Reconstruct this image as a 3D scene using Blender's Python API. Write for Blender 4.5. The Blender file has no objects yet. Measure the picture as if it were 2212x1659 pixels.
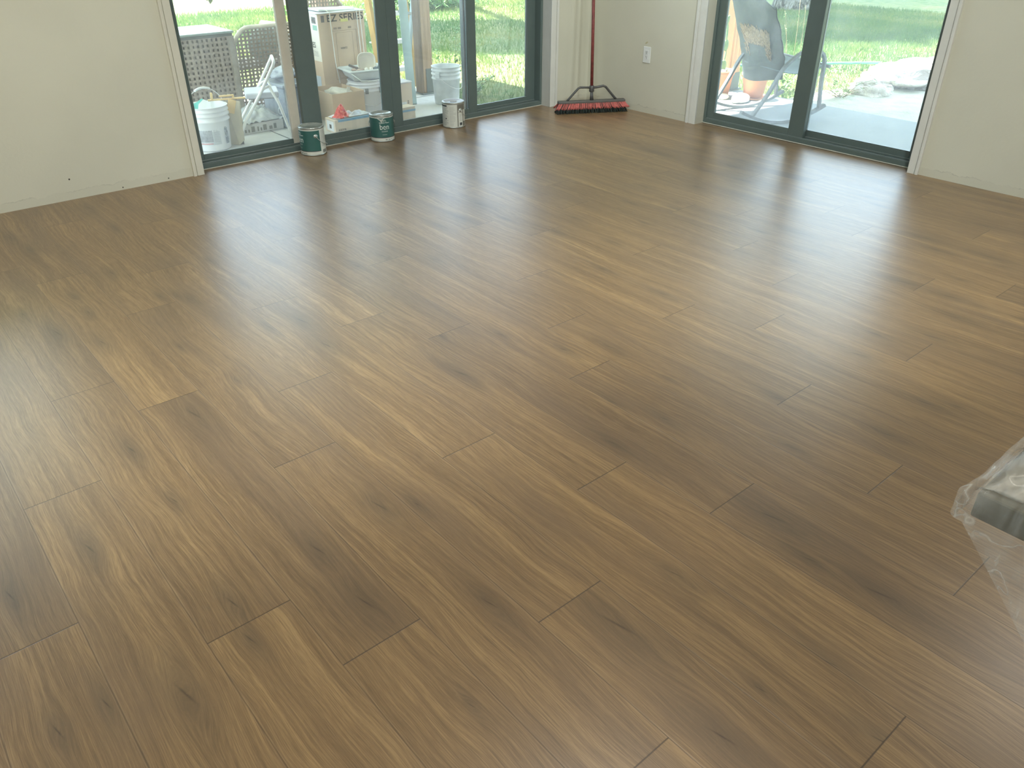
import bpy, bmesh, math, random
from math import sin, cos, pi, radians
from mathutils import Vector, Matrix
random.seed(7)
scene = bpy.context.scene
COL = scene.collection

# ------------------------------------------------------------------ camera
YAW, PITCH, ROLL, FPX, CAM_Z = 0.700697, 0.545902, -0.002815, 1708.5, 1.46
fw = Vector((sin(YAW)*cos(PITCH), cos(YAW)*cos(PITCH), -sin(PITCH)))
rt = Vector((cos(YAW), -sin(YAW), 0)); up = rt.cross(fw)
r2 = rt*cos(ROLL) + up*sin(ROLL); u2 = -rt*sin(ROLL) + up*cos(ROLL)
cam_data = bpy.data.cameras.new('camera'); cam = bpy.data.objects.new('camera', cam_data)
COL.objects.link(cam)
m = Matrix((r2, u2, -fw)).transposed().to_4x4(); m.translation = Vector((0, 0, CAM_Z))
cam.matrix_world = m
cam_data.sensor_width = 36.0; cam_data.lens = FPX/2212*36.0; cam_data.clip_start = 0.02
scene.camera = cam

# ------------------------------------------------------------------ light and exposure
vs = scene.view_settings
vs.view_transform = 'Standard'; vs.look = 'None'; vs.gamma = 1.0; vs.use_curve_mapping = False
vs.exposure = 1.45
SKY = 2.7
SUN = 15.0
world = bpy.data.worlds.new('world'); scene.world = world; world.use_nodes = True
wn = world.node_tree; wn.nodes.clear()
wo = wn.nodes.new('ShaderNodeOutputWorld'); wb = wn.nodes.new('ShaderNodeBackground')
sk = wn.nodes.new('ShaderNodeTexSky'); sk.sky_type = 'HOSEK_WILKIE'; sk.turbidity = 3.5; sk.ground_albedo = .3
SUN_EL = radians(62); SUN_AZ = Vector((-.2, .98)).normalized()
sun_dir = Vector((SUN_AZ.x*cos(SUN_EL), SUN_AZ.y*cos(SUN_EL), sin(SUN_EL)))
sk.sun_direction = sun_dir
mixc = wn.nodes.new('ShaderNodeMix'); mixc.data_type = 'RGBA'
mixc.inputs[0].default_value = .8
mixc.inputs[7].default_value = (.66, .83, 1.0, 1)
wn.links.new(sk.outputs[0], mixc.inputs[6]); wn.links.new(mixc.outputs[2], wb.inputs[0])
wb.inputs[1].default_value = SKY
wn.links.new(wb.outputs[0], wo.inputs[0])
sd = bpy.data.lights.new('sun', 'SUN'); sd.energy = SUN; sd.angle = radians(.6); sd.color = (1, .95, .82)
so = bpy.data.objects.new('sun', sd); COL.objects.link(so)
so.rotation_euler = sun_dir.to_track_quat('Z', 'Y').to_euler()
scene.cycles.use_denoising = True
scene.cycles.max_bounces = 8; scene.cycles.diffuse_bounces = 5; scene.cycles.glossy_bounces = 3
scene.cycles.transparent_max_bounces = 16; scene.cycles.transmission_bounces = 4
scene.cycles.sample_clamp_indirect = 6.0
scene.cycles.caustics_reflective = False; scene.cycles.caustics_refractive = False
FILL_LAMP = 23.0          # emission strength of the ceiling lights added to brighten the room

# ------------------------------------------------------------------ node helpers
class NT:
    def __init__(s, name):
        s.mat = bpy.data.materials.new(name); s.mat.use_nodes = True
        s.t = s.mat.node_tree; s.t.nodes.clear()
        s.out = s.t.nodes.new('ShaderNodeOutputMaterial')
    def n(s, kind): return s.t.nodes.new('ShaderNode'+kind)
    def link(s, a, b): s.t.links.new(a, b)
    def put(s, sock, v):
        if isinstance(v, bpy.types.NodeSocket): s.link(v, sock)
        elif isinstance(v, (tuple, list)) and len(v) == 3 and sock.type == 'RGBA': sock.default_value = (*v, 1)
        else: sock.default_value = v
    def m(s, op, a, b=0.0, c=None, clamp=False):
        x = s.n('Math'); x.operation = op; x.use_clamp = clamp
        s.put(x.inputs[0], a); s.put(x.inputs[1], b)
        if c is not None: s.put(x.inputs[2], c)
        return x.outputs[0]
    def xyz(s, v):
        x = s.n('SeparateXYZ'); s.link(v, x.inputs[0]); return x.outputs
    def cxyz(s, a, b, c=0.0):
        x = s.n('CombineXYZ'); s.put(x.inputs[0], a); s.put(x.inputs[1], b); s.put(x.inputs[2], c); return x.outputs[0]
    def noise(s, vec, scale=5, detail=3, rough=.5, dist=0.0):
        x = s.n('TexNoise'); s.link(vec, x.inputs['Vector']); s.put(x.inputs['Scale'], scale)
        x.inputs['Detail'].default_value = detail; x.inputs['Roughness'].default_value = rough
        x.inputs['Distortion'].default_value = dist
        return x.outputs[0]
    def ramp(s, f, stops):
        x = s.n('ValToRGB'); s.link(f, x.inputs[0]); cr = x.color_ramp
        while len(cr.elements) < len(stops): cr.elements.new(.5)
        for e, (p, c) in zip(cr.elements, stops): e.position = p; e.color = (*c, 1) if len(c) == 3 else c
        return x.outputs[0]
    def mix(s, f, a, b, mode='MIX'):
        x = s.n('Mix'); x.data_type = 'RGBA'; x.blend_type = mode
        s.put(x.inputs[0], f); s.put(x.inputs[6], a); s.put(x.inputs[7], b); return x.outputs[2]
    def mr(s, v, a, b, c=0.0, d=1.0):
        x = s.n('MapRange'); s.put(x.inputs[0], v); x.inputs[1].default_value = a; x.inputs[2].default_value = b
        s.put(x.inputs[3], c); s.put(x.inputs[4], d); return x.outputs[0]
    def obj(s): return s.n('TexCoord').outputs['Object']
    def bump(s, h, strength=.3, dist=.01):
        x = s.n('Bump'); x.inputs['Strength'].default_value = strength; x.inputs['Distance'].default_value = dist
        s.link(h, x.inputs['Height']); return x.outputs[0]
    def bsdf(s, color, rough=.6, metal=0.0, normal=None, spec=.5, **kw):
        x = s.n('BsdfPrincipled'); s.put(x.inputs['Base Color'], color); s.put(x.inputs['Roughness'], rough)
        x.inputs['Metallic'].default_value = metal; x.inputs['Specular IOR Level'].default_value = spec
        if normal: s.link(normal, x.inputs['Normal'])
        for k, v in kw.items(): s.put(x.inputs[k.replace('_', ' ')], v)
        s.link(x.outputs[0], s.out.inputs[0]); return x

MATS = {}
def mat(name, color, rough=.6, metal=0.0, var=.12, scale=12, bump=0.0, bscale=60, spec=.5, **kw):
    if name in MATS: return MATS[name]
    t = NT(name); o = t.obj()
    n = t.noise(o, scale, 4, .6)
    c = t.mix(t.mr(n, .3, .7), tuple(max(0, v*(1-var)) for v in color), tuple(min(1, v*(1+var)) for v in color))
    nm = t.bump(t.noise(o, bscale, 4, .6), bump, .004) if bump else None
    t.bsdf(c, rough, metal, nm, spec, **kw)
    MATS[name] = t.mat
    return t.mat

# ------------------------------------------------------------------ mesh helpers
class MB:
    def __init__(s): s.bm = bmesh.new()
    def box(s, c, size, R=None, bev=0.0, mi=0):
        hx, hy, hz = [v/2 for v in size]; c = Vector(c)
        vs = []
        for x in (-hx, hx):
            for y in (-hy, hy):
                for z in (-hz, hz):
                    p = Vector((x, y, z)); vs.append(s.bm.verts.new(c + (R @ p if R else p)))
        fs = [(0, 1, 3, 2), (4, 6, 7, 5), (0, 4, 5, 1), (2, 3, 7, 6), (0, 2, 6, 4), (1, 5, 7, 3)]
        F = [s.bm.faces.new([vs[i] for i in f]) for f in fs]
        for f in F: f.material_index = mi
        if bev:
            es = list({e for f in F for e in f.edges})
            r = bmesh.ops.bevel(s.bm, geom=es, offset=bev, segments=2, affect='EDGES', profile=.5)
            for f in r['faces']: f.material_index = mi
        return s
    def bx(s, x0, x1, y0, y1, z0, z1, bev=0.0, mi=0):
        return s.box(((x0+x1)/2, (y0+y1)/2, (z0+z1)/2), (x1-x0, y1-y0, z1-z0), None, bev, mi)
    def lathe(s, prof, seg=40, c=(0, 0, 0), R=None, mi=0, closed=False):
        c = Vector(c); rings = []
        for r, z in prof:
            if r < 1e-6:
                p = Vector((0, 0, z)); rings.append([s.bm.verts.new(c + (R @ p if R else p))])
            else:
                ring = []
                for i in range(seg):
                    a = 2*pi*i/seg; p = Vector((r*cos(a), r*sin(a), z)); ring.append(s.bm.verts.new(c + (R @ p if R else p)))
                rings.append(ring)
        for A, B in zip(rings[:-1], rings[1:]):
            for i in range(seg):
                j = (i+1) % seg
                if len(A) == 1 and len(B) == 1: break
                if len(A) == 1: f = s.bm.faces.new((A[0], B[j], B[i]))
                elif len(B) == 1: f = s.bm.faces.new((A[i], A[j], B[0]))
                else: f = s.bm.faces.new((A[i], A[j], B[j], B[i]))
                f.material_index = mi; f.smooth = True
        return s
    def tube(s, pts, r, seg=8, closed=False, mi=0, flat=None):
        """flat=(w,t): rectangular-ish section"""
        pts = [Vector(p) for p in pts]; n = len(pts); rings = []
        prev = None
        for i, p in enumerate(pts):
            if closed: t = (pts[(i+1) % n] - pts[i-1])
            else: t = pts[min(i+1, n-1)] - pts[max(i-1, 0)]
            t.normalize()
            if prev is None:
                a = Vector((0, 0, 1)) if abs(t.z) < .9 else Vector((1, 0, 0))
                nrm = (a - t*a.dot(t)).normalized()
            else:
                nrm = (prev - t*prev.dot(t)).normalized()
            prev = nrm; b = t.cross(nrm); rr = r[i] if isinstance(r, (list, tuple)) else r
            ring = []
            for k in range(seg):
                an = 2*pi*(k+.5)/seg
                if flat: q = nrm*(cos(an)*flat[1]*.5*1.414) + b*(sin(an)*flat[0]*.5*1.414)
                else: q = nrm*cos(an)*rr + b*sin(an)*rr
                ring.append(s.bm.verts.new(p+q))
            rings.append(ring)
        pairs = list(zip(rings[:-1], rings[1:]))
        if closed: pairs.append((rings[-1], rings[0]))
        for A, B in pairs:
            for k in range(seg):
                j = (k+1) % seg
                f = s.bm.faces.new((A[k], A[j], B[j], B[k])); f.material_index = mi; f.smooth = not flat
        if not closed:
            for R_ in (rings[0], rings[-1]):
                try: s.bm.faces.new(R_).material_index = mi
                except Exception: pass
        return s
    def poly(s, pts, mi=0):
        f = s.bm.faces.new([s.bm.verts.new(Vector(p)) for p in pts]); f.material_index = mi; return f
    def extr(s, pts, d, mi=0):
        d = Vector(d); A = [s.bm.verts.new(Vector(p)) for p in pts]; B = [s.bm.verts.new(Vector(p)+d) for p in pts]
        n = len(pts); s.bm.faces.new(A).material_index = mi; s.bm.faces.new(B[::-1]).material_index = mi
        for i in range(n):
            j = (i+1) % n; s.bm.faces.new((A[j], A[i], B[i], B[j])).material_index = mi
        return s
    def grid(s, fn, nu, nv, mi=0, smooth=True):
        V = [[s.bm.verts.new(Vector(fn(i/nu, j/nv))) for j in range(nv+1)] for i in range(nu+1)]
        for i in range(nu):
            for j in range(nv):
                f = s.bm.faces.new((V[i][j], V[i+1][j], V[i+1][j+1], V[i][j+1])); f.smooth = smooth; f.material_index = mi
        return s
    def blob(s, c, rad, amp=.15, seed=0, sub=3, mi=0, R=None):
        from mathutils import noise
        r = bmesh.ops.create_icosphere(s.bm, subdivisions=sub, radius=1.0)
        for v in r['verts']:
            n = noise.noise(v.co*1.7 + Vector((seed*3.1, seed, 0))) + .5*noise.noise(v.co*4 + Vector((seed, 0, 7)))
            q = v.co*(1+amp*n); q = Vector((q.x*rad[0], q.y*rad[1], q.z*rad[2]))
            v.co = Vector(c) + (R @ q if R else q)
        for v in r['verts']:
            for f in v.link_faces: f.smooth = True; f.material_index = mi
        return s
    def build(s, name, mats, parent=None, recalc=True, solid=None):
        if recalc: bmesh.ops.recalc_face_normals(s.bm, faces=s.bm.faces)
        me = bpy.data.meshes.new(name); s.bm.to_mesh(me); s.bm.free()
        if not isinstance(mats, (list, tuple)): mats = [mats]
        for x in mats: me.materials.append(x)
        o = bpy.data.objects.new(name, me); COL.objects.link(o)
        if solid:
            md = o.modifiers.new('solid', 'SOLIDIFY'); md.thickness = solid; md.offset = 0
        if parent: o.parent = parent
        return o

def empty(name, loc=(0, 0, 0), rz=0.0):
    o = bpy.data.objects.new(name, None); COL.objects.link(o); o.location = loc; o.rotation_euler = (0, 0, rz)
    o.empty_display_size = .05
    return o
def tag(o, label, cat, group=None, kind=None):
    o['label'] = label; o['category'] = cat
    if group: o['group'] = group
    if kind: o['kind'] = kind
    return o
def struct(o, label=None, cat=None):
    o['kind'] = 'structure'
    if label: o['label'] = label
    if cat: o['category'] = cat
    return o
def lab(o, label): o['label'] = label; return o

def text_faces(body, size, spacing=1.0):
    """triangulated outline of text, origin at its left baseline, as (verts, faces)"""
    cu = bpy.data.curves.new('t', 'FONT'); cu.body = body; cu.size = size; cu.space_character = spacing
    cu.fill_mode = 'FRONT'; cu.resolution_u = 3
    ob = bpy.data.objects.new('t', cu); COL.objects.link(ob)
    bpy.context.view_layer.update()
    dg = bpy.context.evaluated_depsgraph_get(); me = ob.evaluated_get(dg).to_mesh()
    V = [v.co.copy() for v in me.vertices]; F = [tuple(p.vertices) for p in me.polygons]
    ob.evaluated_get(dg).to_mesh_clear()
    bpy.data.objects.remove(ob); bpy.data.curves.remove(cu)
    return V, F
def put_text(mb, body, size, fn, spacing=1.0, center=False, width=None, bold=0.0):
    V, F = text_faces(body, size, spacing)
    if not V: return
    x0 = min(v.x for v in V); x1 = max(v.x for v in V)
    k = (width/(x1-x0)) if width else 1.0
    offs = [(0, 0)] if not bold else [(0, 0), (bold, 0), (0, bold), (bold, bold)]
    for ox, oy in offs:
        vs = [mb.bm.verts.new(Vector(fn((v.x-x0)*k - (((x1-x0)*k/2) if center else 0)+ox, v.y+oy))) for v in V]
        for f in F:
            try: mb.bm.faces.new([vs[i] for i in f])
            except Exception: pass

# ------------------------------------------------------------------ floor material and mesh
ROOM_X0, ROOM_X1, ROOM_Y0, ROOM_Y1, CEIL = -2.9, 5.125, -3.0, 5.06, 2.44
X0P, WP, LP = 0.0585, 0.2087, 1.365

def floor_material():
    t = NT('oak_laminate_planks')
    uv = t.n('UVMap'); uv.uv_map = 'plank'; U = t.xyz(uv.outputs[0]); u, v = U[0], U[1]
    def attr(n):
        a = t.n('Attribute'); a.attribute_name = n; return a.outputs['Vector']
    R = t.xyz(attr('rnd')); r1, r2_, r3 = R[0], R[1], R[2]
    us = t.m('MULTIPLY_ADD', r1, 37.0, u); vsft = t.m('MULTIPLY_ADD', r2_, 11.0, v)
    # waviness of the grain along the plank
    w1 = t.noise(t.cxyz(t.m('MULTIPLY', us, 1.6), t.m('MULTIPLY', vsft, 3.0)), 1.0, 2, .5)
    h = t.m('MULTIPLY_ADD', t.m('SUBTRACT', w1, .5), .10, v)
    dark = None; knots = None
    for k in ('k1', 'k2', 'k3'):
        K = t.xyz(attr(k)); ku, kv, ks = K[0], K[1], K[2]
        du = t.m('SUBTRACT', u, ku); dv = t.m('SUBTRACT', v, kv)
        a = t.m('DIVIDE', du, t.m('MULTIPLY', ks, 4.2)); b = t.m('DIVIDE', dv, t.m('MULTIPLY', ks, 1.15))
        d2 = t.m('ADD', t.m('MULTIPLY', a, a), t.m('MULTIPLY', b, b))
        g = t.m('EXPONENT', t.m('MULTIPLY', d2, -1.0))
        h = t.m('SUBTRACT', h, t.m('MULTIPLY', t.m('MULTIPLY', dv, g), .82))
        # smoky stain around the knot and its dark heart
        wob = t.m('MULTIPLY_ADD', t.noise(t.cxyz(t.m('MULTIPLY', us, 14), t.m('MULTIPLY', vsft, 30)), 1.0, 3, .6), .9, .55)
        g2 = t.m('EXPONENT', t.m('MULTIPLY', t.m('MULTIPLY', d2, .8), t.m('MULTIPLY', wob, -1.0)))
        a3 = t.m('DIVIDE', du, t.m('MULTIPLY', ks, .95)); b3 = t.m('DIVIDE', t.m('ADD', t.m('MULTIPLY_ADD', du, .22, dv), t.m('MULTIPLY', t.m('SUBTRACT', w1, .5), .02)), t.m('MULTIPLY', ks, .075))
        d3 = t.m('MULTIPLY', t.m('ADD', t.m('MULTIPLY', a3, a3), t.m('MULTIPLY', b3, b3)), t.m('MULTIPLY', wob, 1.1))
        g3 = t.m('EXPONENT', t.m('MULTIPLY', d3, -1.0))
        dark = g2 if dark is None else t.m('MAXIMUM', dark, g2)
        knots = g3 if knots is None else t.m('MAXIMUM', knots, g3)
    hs = t.m('MULTIPLY_ADD', r2_, 11.0, h)
    broad = t.noise(t.cxyz(t.m('MULTIPLY', us, .8), t.m('MULTIPLY', hs, 15)), 1.0, 3, .62)
    mid = t.noise(t.cxyz(t.m('MULTIPLY', us, 2.0), t.m('MULTIPLY', hs, 105)), 1.0, 3, .65)
    fine = t.noise(t.cxyz(t.m('MULTIPLY', us, 16), t.m('MULTIPLY', hs, 520)), 1.0, 3, .65)
    patch = t.noise(t.cxyz(t.m('MULTIPLY', us, 1.3), t.m('MULTIPLY', vsft, 5)), 1.0, 3, .5)
    fleck = t.noise(t.cxyz(t.m('MULTIPLY', us, 120), t.m('MULTIPLY', vsft, 300)), 1.0, 2, .6)
    c = t.ramp(broad, [(.25, (.165, .104, .060)), (.42, (.228, .148, .086)), (.56, (.272, .177, .100)), (.70, (.355, .238, .132))])
    c = t.mix(t.mr(mid, .44, .68, .0, .80), c, (.140, .088, .050))
    c = t.mix(t.mr(mid, .46, .30, .0, .35), c, (.40, .275, .155))
    c = t.mix(t.mr(fine, .46, .68, .0, .55), c, (.115, .071, .040))
    c = t.mix(t.mr(fine, .50, .25, .0, .30), c, (.43, .30, .185))
    c = t.mix(t.mr(patch, .48, .68, 0, .50), c, (.165, .112, .080))
    c = t.mix(t.m('MULTIPLY', dark, .62), c, (.115, .080, .056))
    c = t.mix(t.m('MULTIPLY', knots, .72), c, (.045, .028, .018))
    c = t.mix(t.mr(fleck, .6, .8, 0, .15), c, (.42, .30, .19))
    # plank to plank tone
    c = t.mix(1.0, c, (1.11, 1.09, .93), 'MULTIPLY')
    c = t.mix(1.0, c, t.mix(r3, (.90, .89, .90), (1.10, 1.08, 1.03)), 'MULTIPLY')
    # seams
    dvs = t.m('MINIMUM', v, t.m('SUBTRACT', WP, v)); dus = t.m('MINIMUM', u, t.m('SUBTRACT', LP, u))
    sv = t.mr(dvs, .0004, .0016, 1, 0); su = t.mr(dus, .0007, .0023, 1, 0)
    seam = t.m('MAXIMUM', t.m('MULTIPLY', sv, .62), su)
    bevel_glint = t.mr(t.m('ABSOLUTE', t.m('SUBTRACT', dvs, .0030)), 0, .0016, .20, 0)  # bevel highlight beside the long seams, put into the colour
    c = t.mix(bevel_glint, c, (.45, .33, .21))
    c = t.mix(t.m('MULTIPLY', seam, .80), c, (.050, .031, .018))
    hgt = t.m('ADD', t.m('MULTIPLY', fine, .25), t.m('MULTIPLY', seam, -1.2))
    t.bsdf(c, t.mr(fine, .3, .7, .34, .42), 0, t.bump(hgt, .22, .0016), .5, Coat_Weight=.55, Coat_Roughness=.34, Coat_IOR=1.5)
    return t.mat

PH = {-1: 1.672, 0: 2.209, 1: 1.411, 2: 1.155, 3: 1.93, 4: .963, 5: 1.64, 6: 1.26, 7: .945, 8: 1.73, 9: 2.07, 10: 1.146,
      11: 1.83, 12: 1.53, 13: 1.01, 14: 1.73, 15: 2.095, 16: 1.294, 17: 1.03, 18: 1.823, 19: .735, 20: 1.4, 21: 1.1, 22: 1.9, 23: .8, 24: 1.5}
# prominent knots seen in the photograph, as floor positions (x, y, size)
KN = KNOTS = []
KNOTS = [
 (1.3308, .8935, .045), (.5, 1.33, .02),
]
def build_floor():
    me = bpy.data.meshes.new('floor'); V = []; F = []; UV = []; att = {'rnd': [], 'k1': [], 'k2': [], 'k3': []}
    rg = random.Random(11)
    x_end, y_end = 5.20, 5.15
    k = int((ROOM_X0-X0P)/WP)-1
    while X0P+k*WP < x_end:
        xa, xb = X0P+k*WP, X0P+(k+1)*WP
        ph = PH.get(k, rg.uniform(0, LP))
        j0 = ph - LP*math.ceil((ph-ROOM_Y0)/LP)
        y = j0
        while y < y_end:
            ya, yb = y, y+LP; y += LP
            cxa, cxb = max(xa, ROOM_X0), min(xb, x_end); cya, cyb = max(ya, ROOM_Y0), min(yb, y_end)
            if cxb-cxa < 1e-3 or cyb-cya < 1e-3: continue
            i = len(V)
            V += [(cxa, cya, 0), (cxb, cya, 0), (cxb, cyb, 0), (cxa, cyb, 0)]; F.append((i, i+1, i+2, i+3))
            UV += [(cya-ya, cxa-xa), (cya-ya, cxb-xa), (cyb-ya, cxb-xa), (cyb-ya, cxa-xa)]
            own = [(ky-ya, kx-xa, ks) for kx, ky, ks in KNOTS if xa <= kx < xb and ya <= ky < yb]
            att['rnd'].append((rg.random(), rg.random(), rg.random()))
            base = rg.uniform(.1, .5)
            for q, nm in enumerate(('k1', 'k2', 'k3')):
                if q < len(own): att[nm].append(own[q])
                elif own: att[nm].append((-9, 0, .02))
                else: att[nm].append((base+q*.4+rg.uniform(-.1, .1) if rg.random() < .75 else -9, rg.uniform(.03, WP-.03), rg.choice((.012, .018, .024, .034))))
        k += 1
    me.from_pydata(V, [], F)
    uvl = me.uv_layers.new(name='plank')
    for i, c in enumerate(UV): uvl.data[i].uv = c
    for nm, vals in att.items():
        a = me.attributes.new(nm, 'FLOAT_VECTOR', 'FACE')
        for i, c in enumerate(vals): a.data[i].vector = c
    me.materials.append(floor_material())
    o = bpy.data.objects.new('floor', me); COL.objects.link(o)
    struct(o, 'brown oak laminate plank floor', 'floor')
KNOTS = [(0.834, 1.574, 0.028), (1.031, 0.836, 0.045), (0.841, 1.083, 0.022), (0.614, 1.285, 0.030), (0.614, 1.524, 0.026), (0.614, 2.378, 0.040), (0.152, 1.924, 0.026), (0.177, 1.309, 0.035), (-0.058, 1.390, 0.022), (1.215, 2.783, 0.035), (1.191, 2.527, 0.030), (0.948, 3.288, 0.020), (1.640, 0.828, 0.036), (1.261, 0.859, 0.022), (1.597, 0.486, 0.034), (0.979, 0.496, 0.030), (1.219, 0.279, 0.020), (1.732, 1.527, 0.018), (1.789, 1.340, 0.018), (0.917, 1.509, 0.016), (1.865, 1.902, 0.018), (1.759, 2.158, 0.018), (2.538, 1.990, 0.020), (2.541, 2.359, 0.020), (1.136, 0.510, 0.014), (0.358, 3.583, 0.020), (0.423, 3.309, 0.030), (0.533, 3.113, 0.022), (0.571, 3.430, 0.018), (0.918, 3.344, 0.016), (1.090, 2.819, 0.020), (0.857, 3.396, 0.018), (0.572, 3.640, 0.020), (0.775, 3.799, 0.020), (3.470, 2.688, 0.018), (1.422, 3.466, 0.020), (2.014, 2.958, 0.020), (2.710, 2.858, 0.020), (1.570, 0.661, 0.020), (2.186, 1.171, 0.020), (2.545, 0.826, 0.022), (2.265, 0.812, 0.024), (0.349, 1.361, 0.020), (1.314, 0.455, 0.020), (0.040, 1.395, 0.020)]
build_floor()
b = MB(); b.bx(ROOM_X0-.2, 5.26, ROOM_Y0-.2, 5.22, -.30, -.004)
struct(b.build('trim_1', mat('concrete_base', (.45, .43, .40), .9)), 'concrete slab edge under the floor', 'slab')

# ------------------------------------------------------------------ walls
def wall_material(name, base, low=False):
    t = NT(name); o = t.obj(); P = t.xyz(o)
    n = t.noise(o, 1.6, 3, .5)
    c = t.mix(t.mr(n, .35, .65), tuple(v*.965 for v in base), tuple(v*1.03 for v in base))
    tex = t.noise(o, 55, 4, .65); tex2 = t.noise(o, 9, 3, .5)
    hgt = t.m('ADD', tex, t.m('MULTIPLY', tex2, 1.5))
    # rough unpainted strip along the bottom where the old skirting came off
    e = t.m('MULTIPLY_ADD', t.noise(o, 14, 4, .7), .06, .018)
    z = P[2]
    strip = t.mr(t.m('SUBTRACT', e, z), -.002, .004)
    line = t.mr(t.m('ABSOLUTE', t.m('SUBTRACT', e, z)), 0, .0035, 1, 0)
    brk = t.mr(t.noise(o, 5, 3, .6), .45, .6)
    c = t.mix(t.m('MULTIPLY', strip, .35), c, tuple(v*.86 for v in base))
    c = t.mix(t.m('MULTIPLY', t.m('MULTIPLY', line, brk), .5), c, tuple(v*.45 for v in base))
    if low:   # three nail holes
        for (hx, hz, r) in ((.955, .116, .006), (1.227, .014, .005), (1.50, .016, .005)):
            dx = t.m('SUBTRACT', P[0], hx); dz = t.m('SUBTRACT', z, hz)
            d = t.m('SQRT', t.m('ADD', t.m('MULTIPLY', dx, dx), t.m('MULTIPLY', dz, dz)))
            c = t.mix(t.mr(d, r*.6, r, 1, 0), c, (.05, .045, .035))
    if not low:   # yellowish smear above the outlet
        dy = t.m('SUBTRACT', P[1], 4.427); dz = t.m('SUBTRACT', z, .524); q1 = t.m('ADD', t.m('MULTIPLY', dy, .5), t.m('MULTIPLY', dz, .87)); q2 = t.m('SUBTRACT', t.m('MULTIPLY', dy, .87), t.m('MULTIPLY', dz, .5))
        d = t.m('SQRT', t.m('ADD', t.m('POWER', t.m('DIVIDE', q1, .007), 2.0), t.m('POWER', t.m('DIVIDE', q2, .018), 2.0)))
        c = t.mix(t.mr(d, .6, 1.1, .8, 0), c, (.42, .37, .19))
    t.bsdf(c, .62, 0, t.bump(hgt, .16, .006), .35)
    return t.mat
WALLC = (.60, .588, .475)
wm = wall_material('wall_paint', WALLC, True)
wm2 = wall_material('wall_paint_side', WALLC)
BD = (1.72, 4.68)     # back door opening, x
SD = (2.184, 3.872)   # side door opening, y
DH = 2.06
W3 = (-1.25, .68, .78, 2.05)
T = .15
YB, XR = ROOM_Y1, ROOM_X1
b = MB()
b.bx(ROOM_X0-.15, W3[0], YB, YB+T, 0, CEIL); b.bx(W3[0], W3[1], YB, YB+T, 0, W3[2]); b.bx(W3[0], W3[1], YB, YB+T, W3[3], CEIL)
b.bx(W3[1], BD[0], YB, YB+T, 0, CEIL); b.bx(BD[0], BD[1], YB, YB+T, DH, CEIL); b.bx(BD[1], XR, YB, YB+T, 0, CEIL)
struct(b.build('wall_back', wm), 'beige painted wall beside the wide patio door', 'wall')
b = MB()
b.bx(XR, XR+T, SD[1], YB+T, 0, CEIL); b.bx(XR, XR+T, SD[0], SD[1], DH, CEIL); b.bx(XR, XR+T, ROOM_Y0-.15, SD[0], 0, CEIL)
struct(b.build('wall_right', wm2), 'beige painted wall with the two-panel patio door', 'wall')
LW = (.2, 2.6, .9, 2.1)
b = MB()
b.bx(ROOM_X0-T, ROOM_X0, ROOM_Y0-.15, LW[0], 0, CEIL); b.bx(ROOM_X0-T, ROOM_X0, LW[1], YB, 0, CEIL)
b.bx(ROOM_X0-T, ROOM_X0, LW[0], LW[1], 0, LW[2]); b.bx(ROOM_X0-T, ROOM_X0, LW[0], LW[1], LW[3], CEIL)
struct(b.build('wall_left', wm2), 'beige painted wall', 'wall')
b = MB(); b.bx(ROOM_X0, XR, ROOM_Y0-T, ROOM_Y0, 0, CEIL)
struct(b.build('wall_front', wm2), 'beige painted wall behind the camera', 'wall')
b = MB(); b.bx(ROOM_X0-T, XR+T, ROOM_Y0-T, YB+T, CEIL, CEIL+.12)
struct(b.build('ceiling', mat('ceiling_white', (.80, .79, .75), .8, bump=.2)), 'white ceiling', 'ceiling')

# glass
def glass_mat(name, tint=(.985, 1, .99), veil=.05):
    t = NT(name)
    tr = t.n('BsdfTransparent'); tr.inputs[0].default_value = (*tint, 1)
    gl = t.n('BsdfGlossy'); gl.inputs['Roughness'].default_value = .02; gl.inputs[0].default_value = (1, 1, 1, 1)
    fr = t.n('Fresnel'); fr.inputs[0].default_value = 1.45
    m1 = t.n('MixShader'); t.link(fr.outputs[0], m1.inputs[0]); t.link(tr.outputs[0], m1.inputs[1]); t.link(gl.outputs[0], m1.inputs[2])
    # lens haze put into the glass as a pale film over the pane
    di = t.n('BsdfTranslucent'); di.inputs[0].default_value = (.97, .96, .95, 1)
    n = t.noise(t.obj(), 3.0, 5, .6)
    m2 = t.n('MixShader'); t.link(t.mr(n, .3, .75, veil*.5, veil*1.6), m2.inputs[0])
    t.link(m1.outputs[0], m2.inputs[1]); t.link(di.outputs[0], m2.inputs[2]); t.link(m2.outputs[0], t.out.inputs[0])
    return t.mat
glass = glass_mat('door_glass', veil=.045)
glass_r = glass_mat('side_door_glass', (.97, 1, .985), .09)
frame_m = mat('dark_bronze_frame', (.105, .140, .128), .38, .0, .06, 8, .05, 90)
strip_m = mat('stile_lit_taupe', (.60, .56, .46), .5, 0, .06)  # lit look of the dark outer stile, put into the colour
track_m = mat('grey_green_track', (.17, .20, .185), .45, .2, .06)
caulk_m = mat('pale_caulk', (.55, .53, .44), .6)

def rail(mb, x0, x1, z0, z1, y, th, axis='x', o=0):
    if axis == 'x': mb.bx(x0, x1, y, y+th, z0, z1, .003)
    else: mb.bx(y, y+th, x0, x1, z0, z1, .003)

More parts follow.
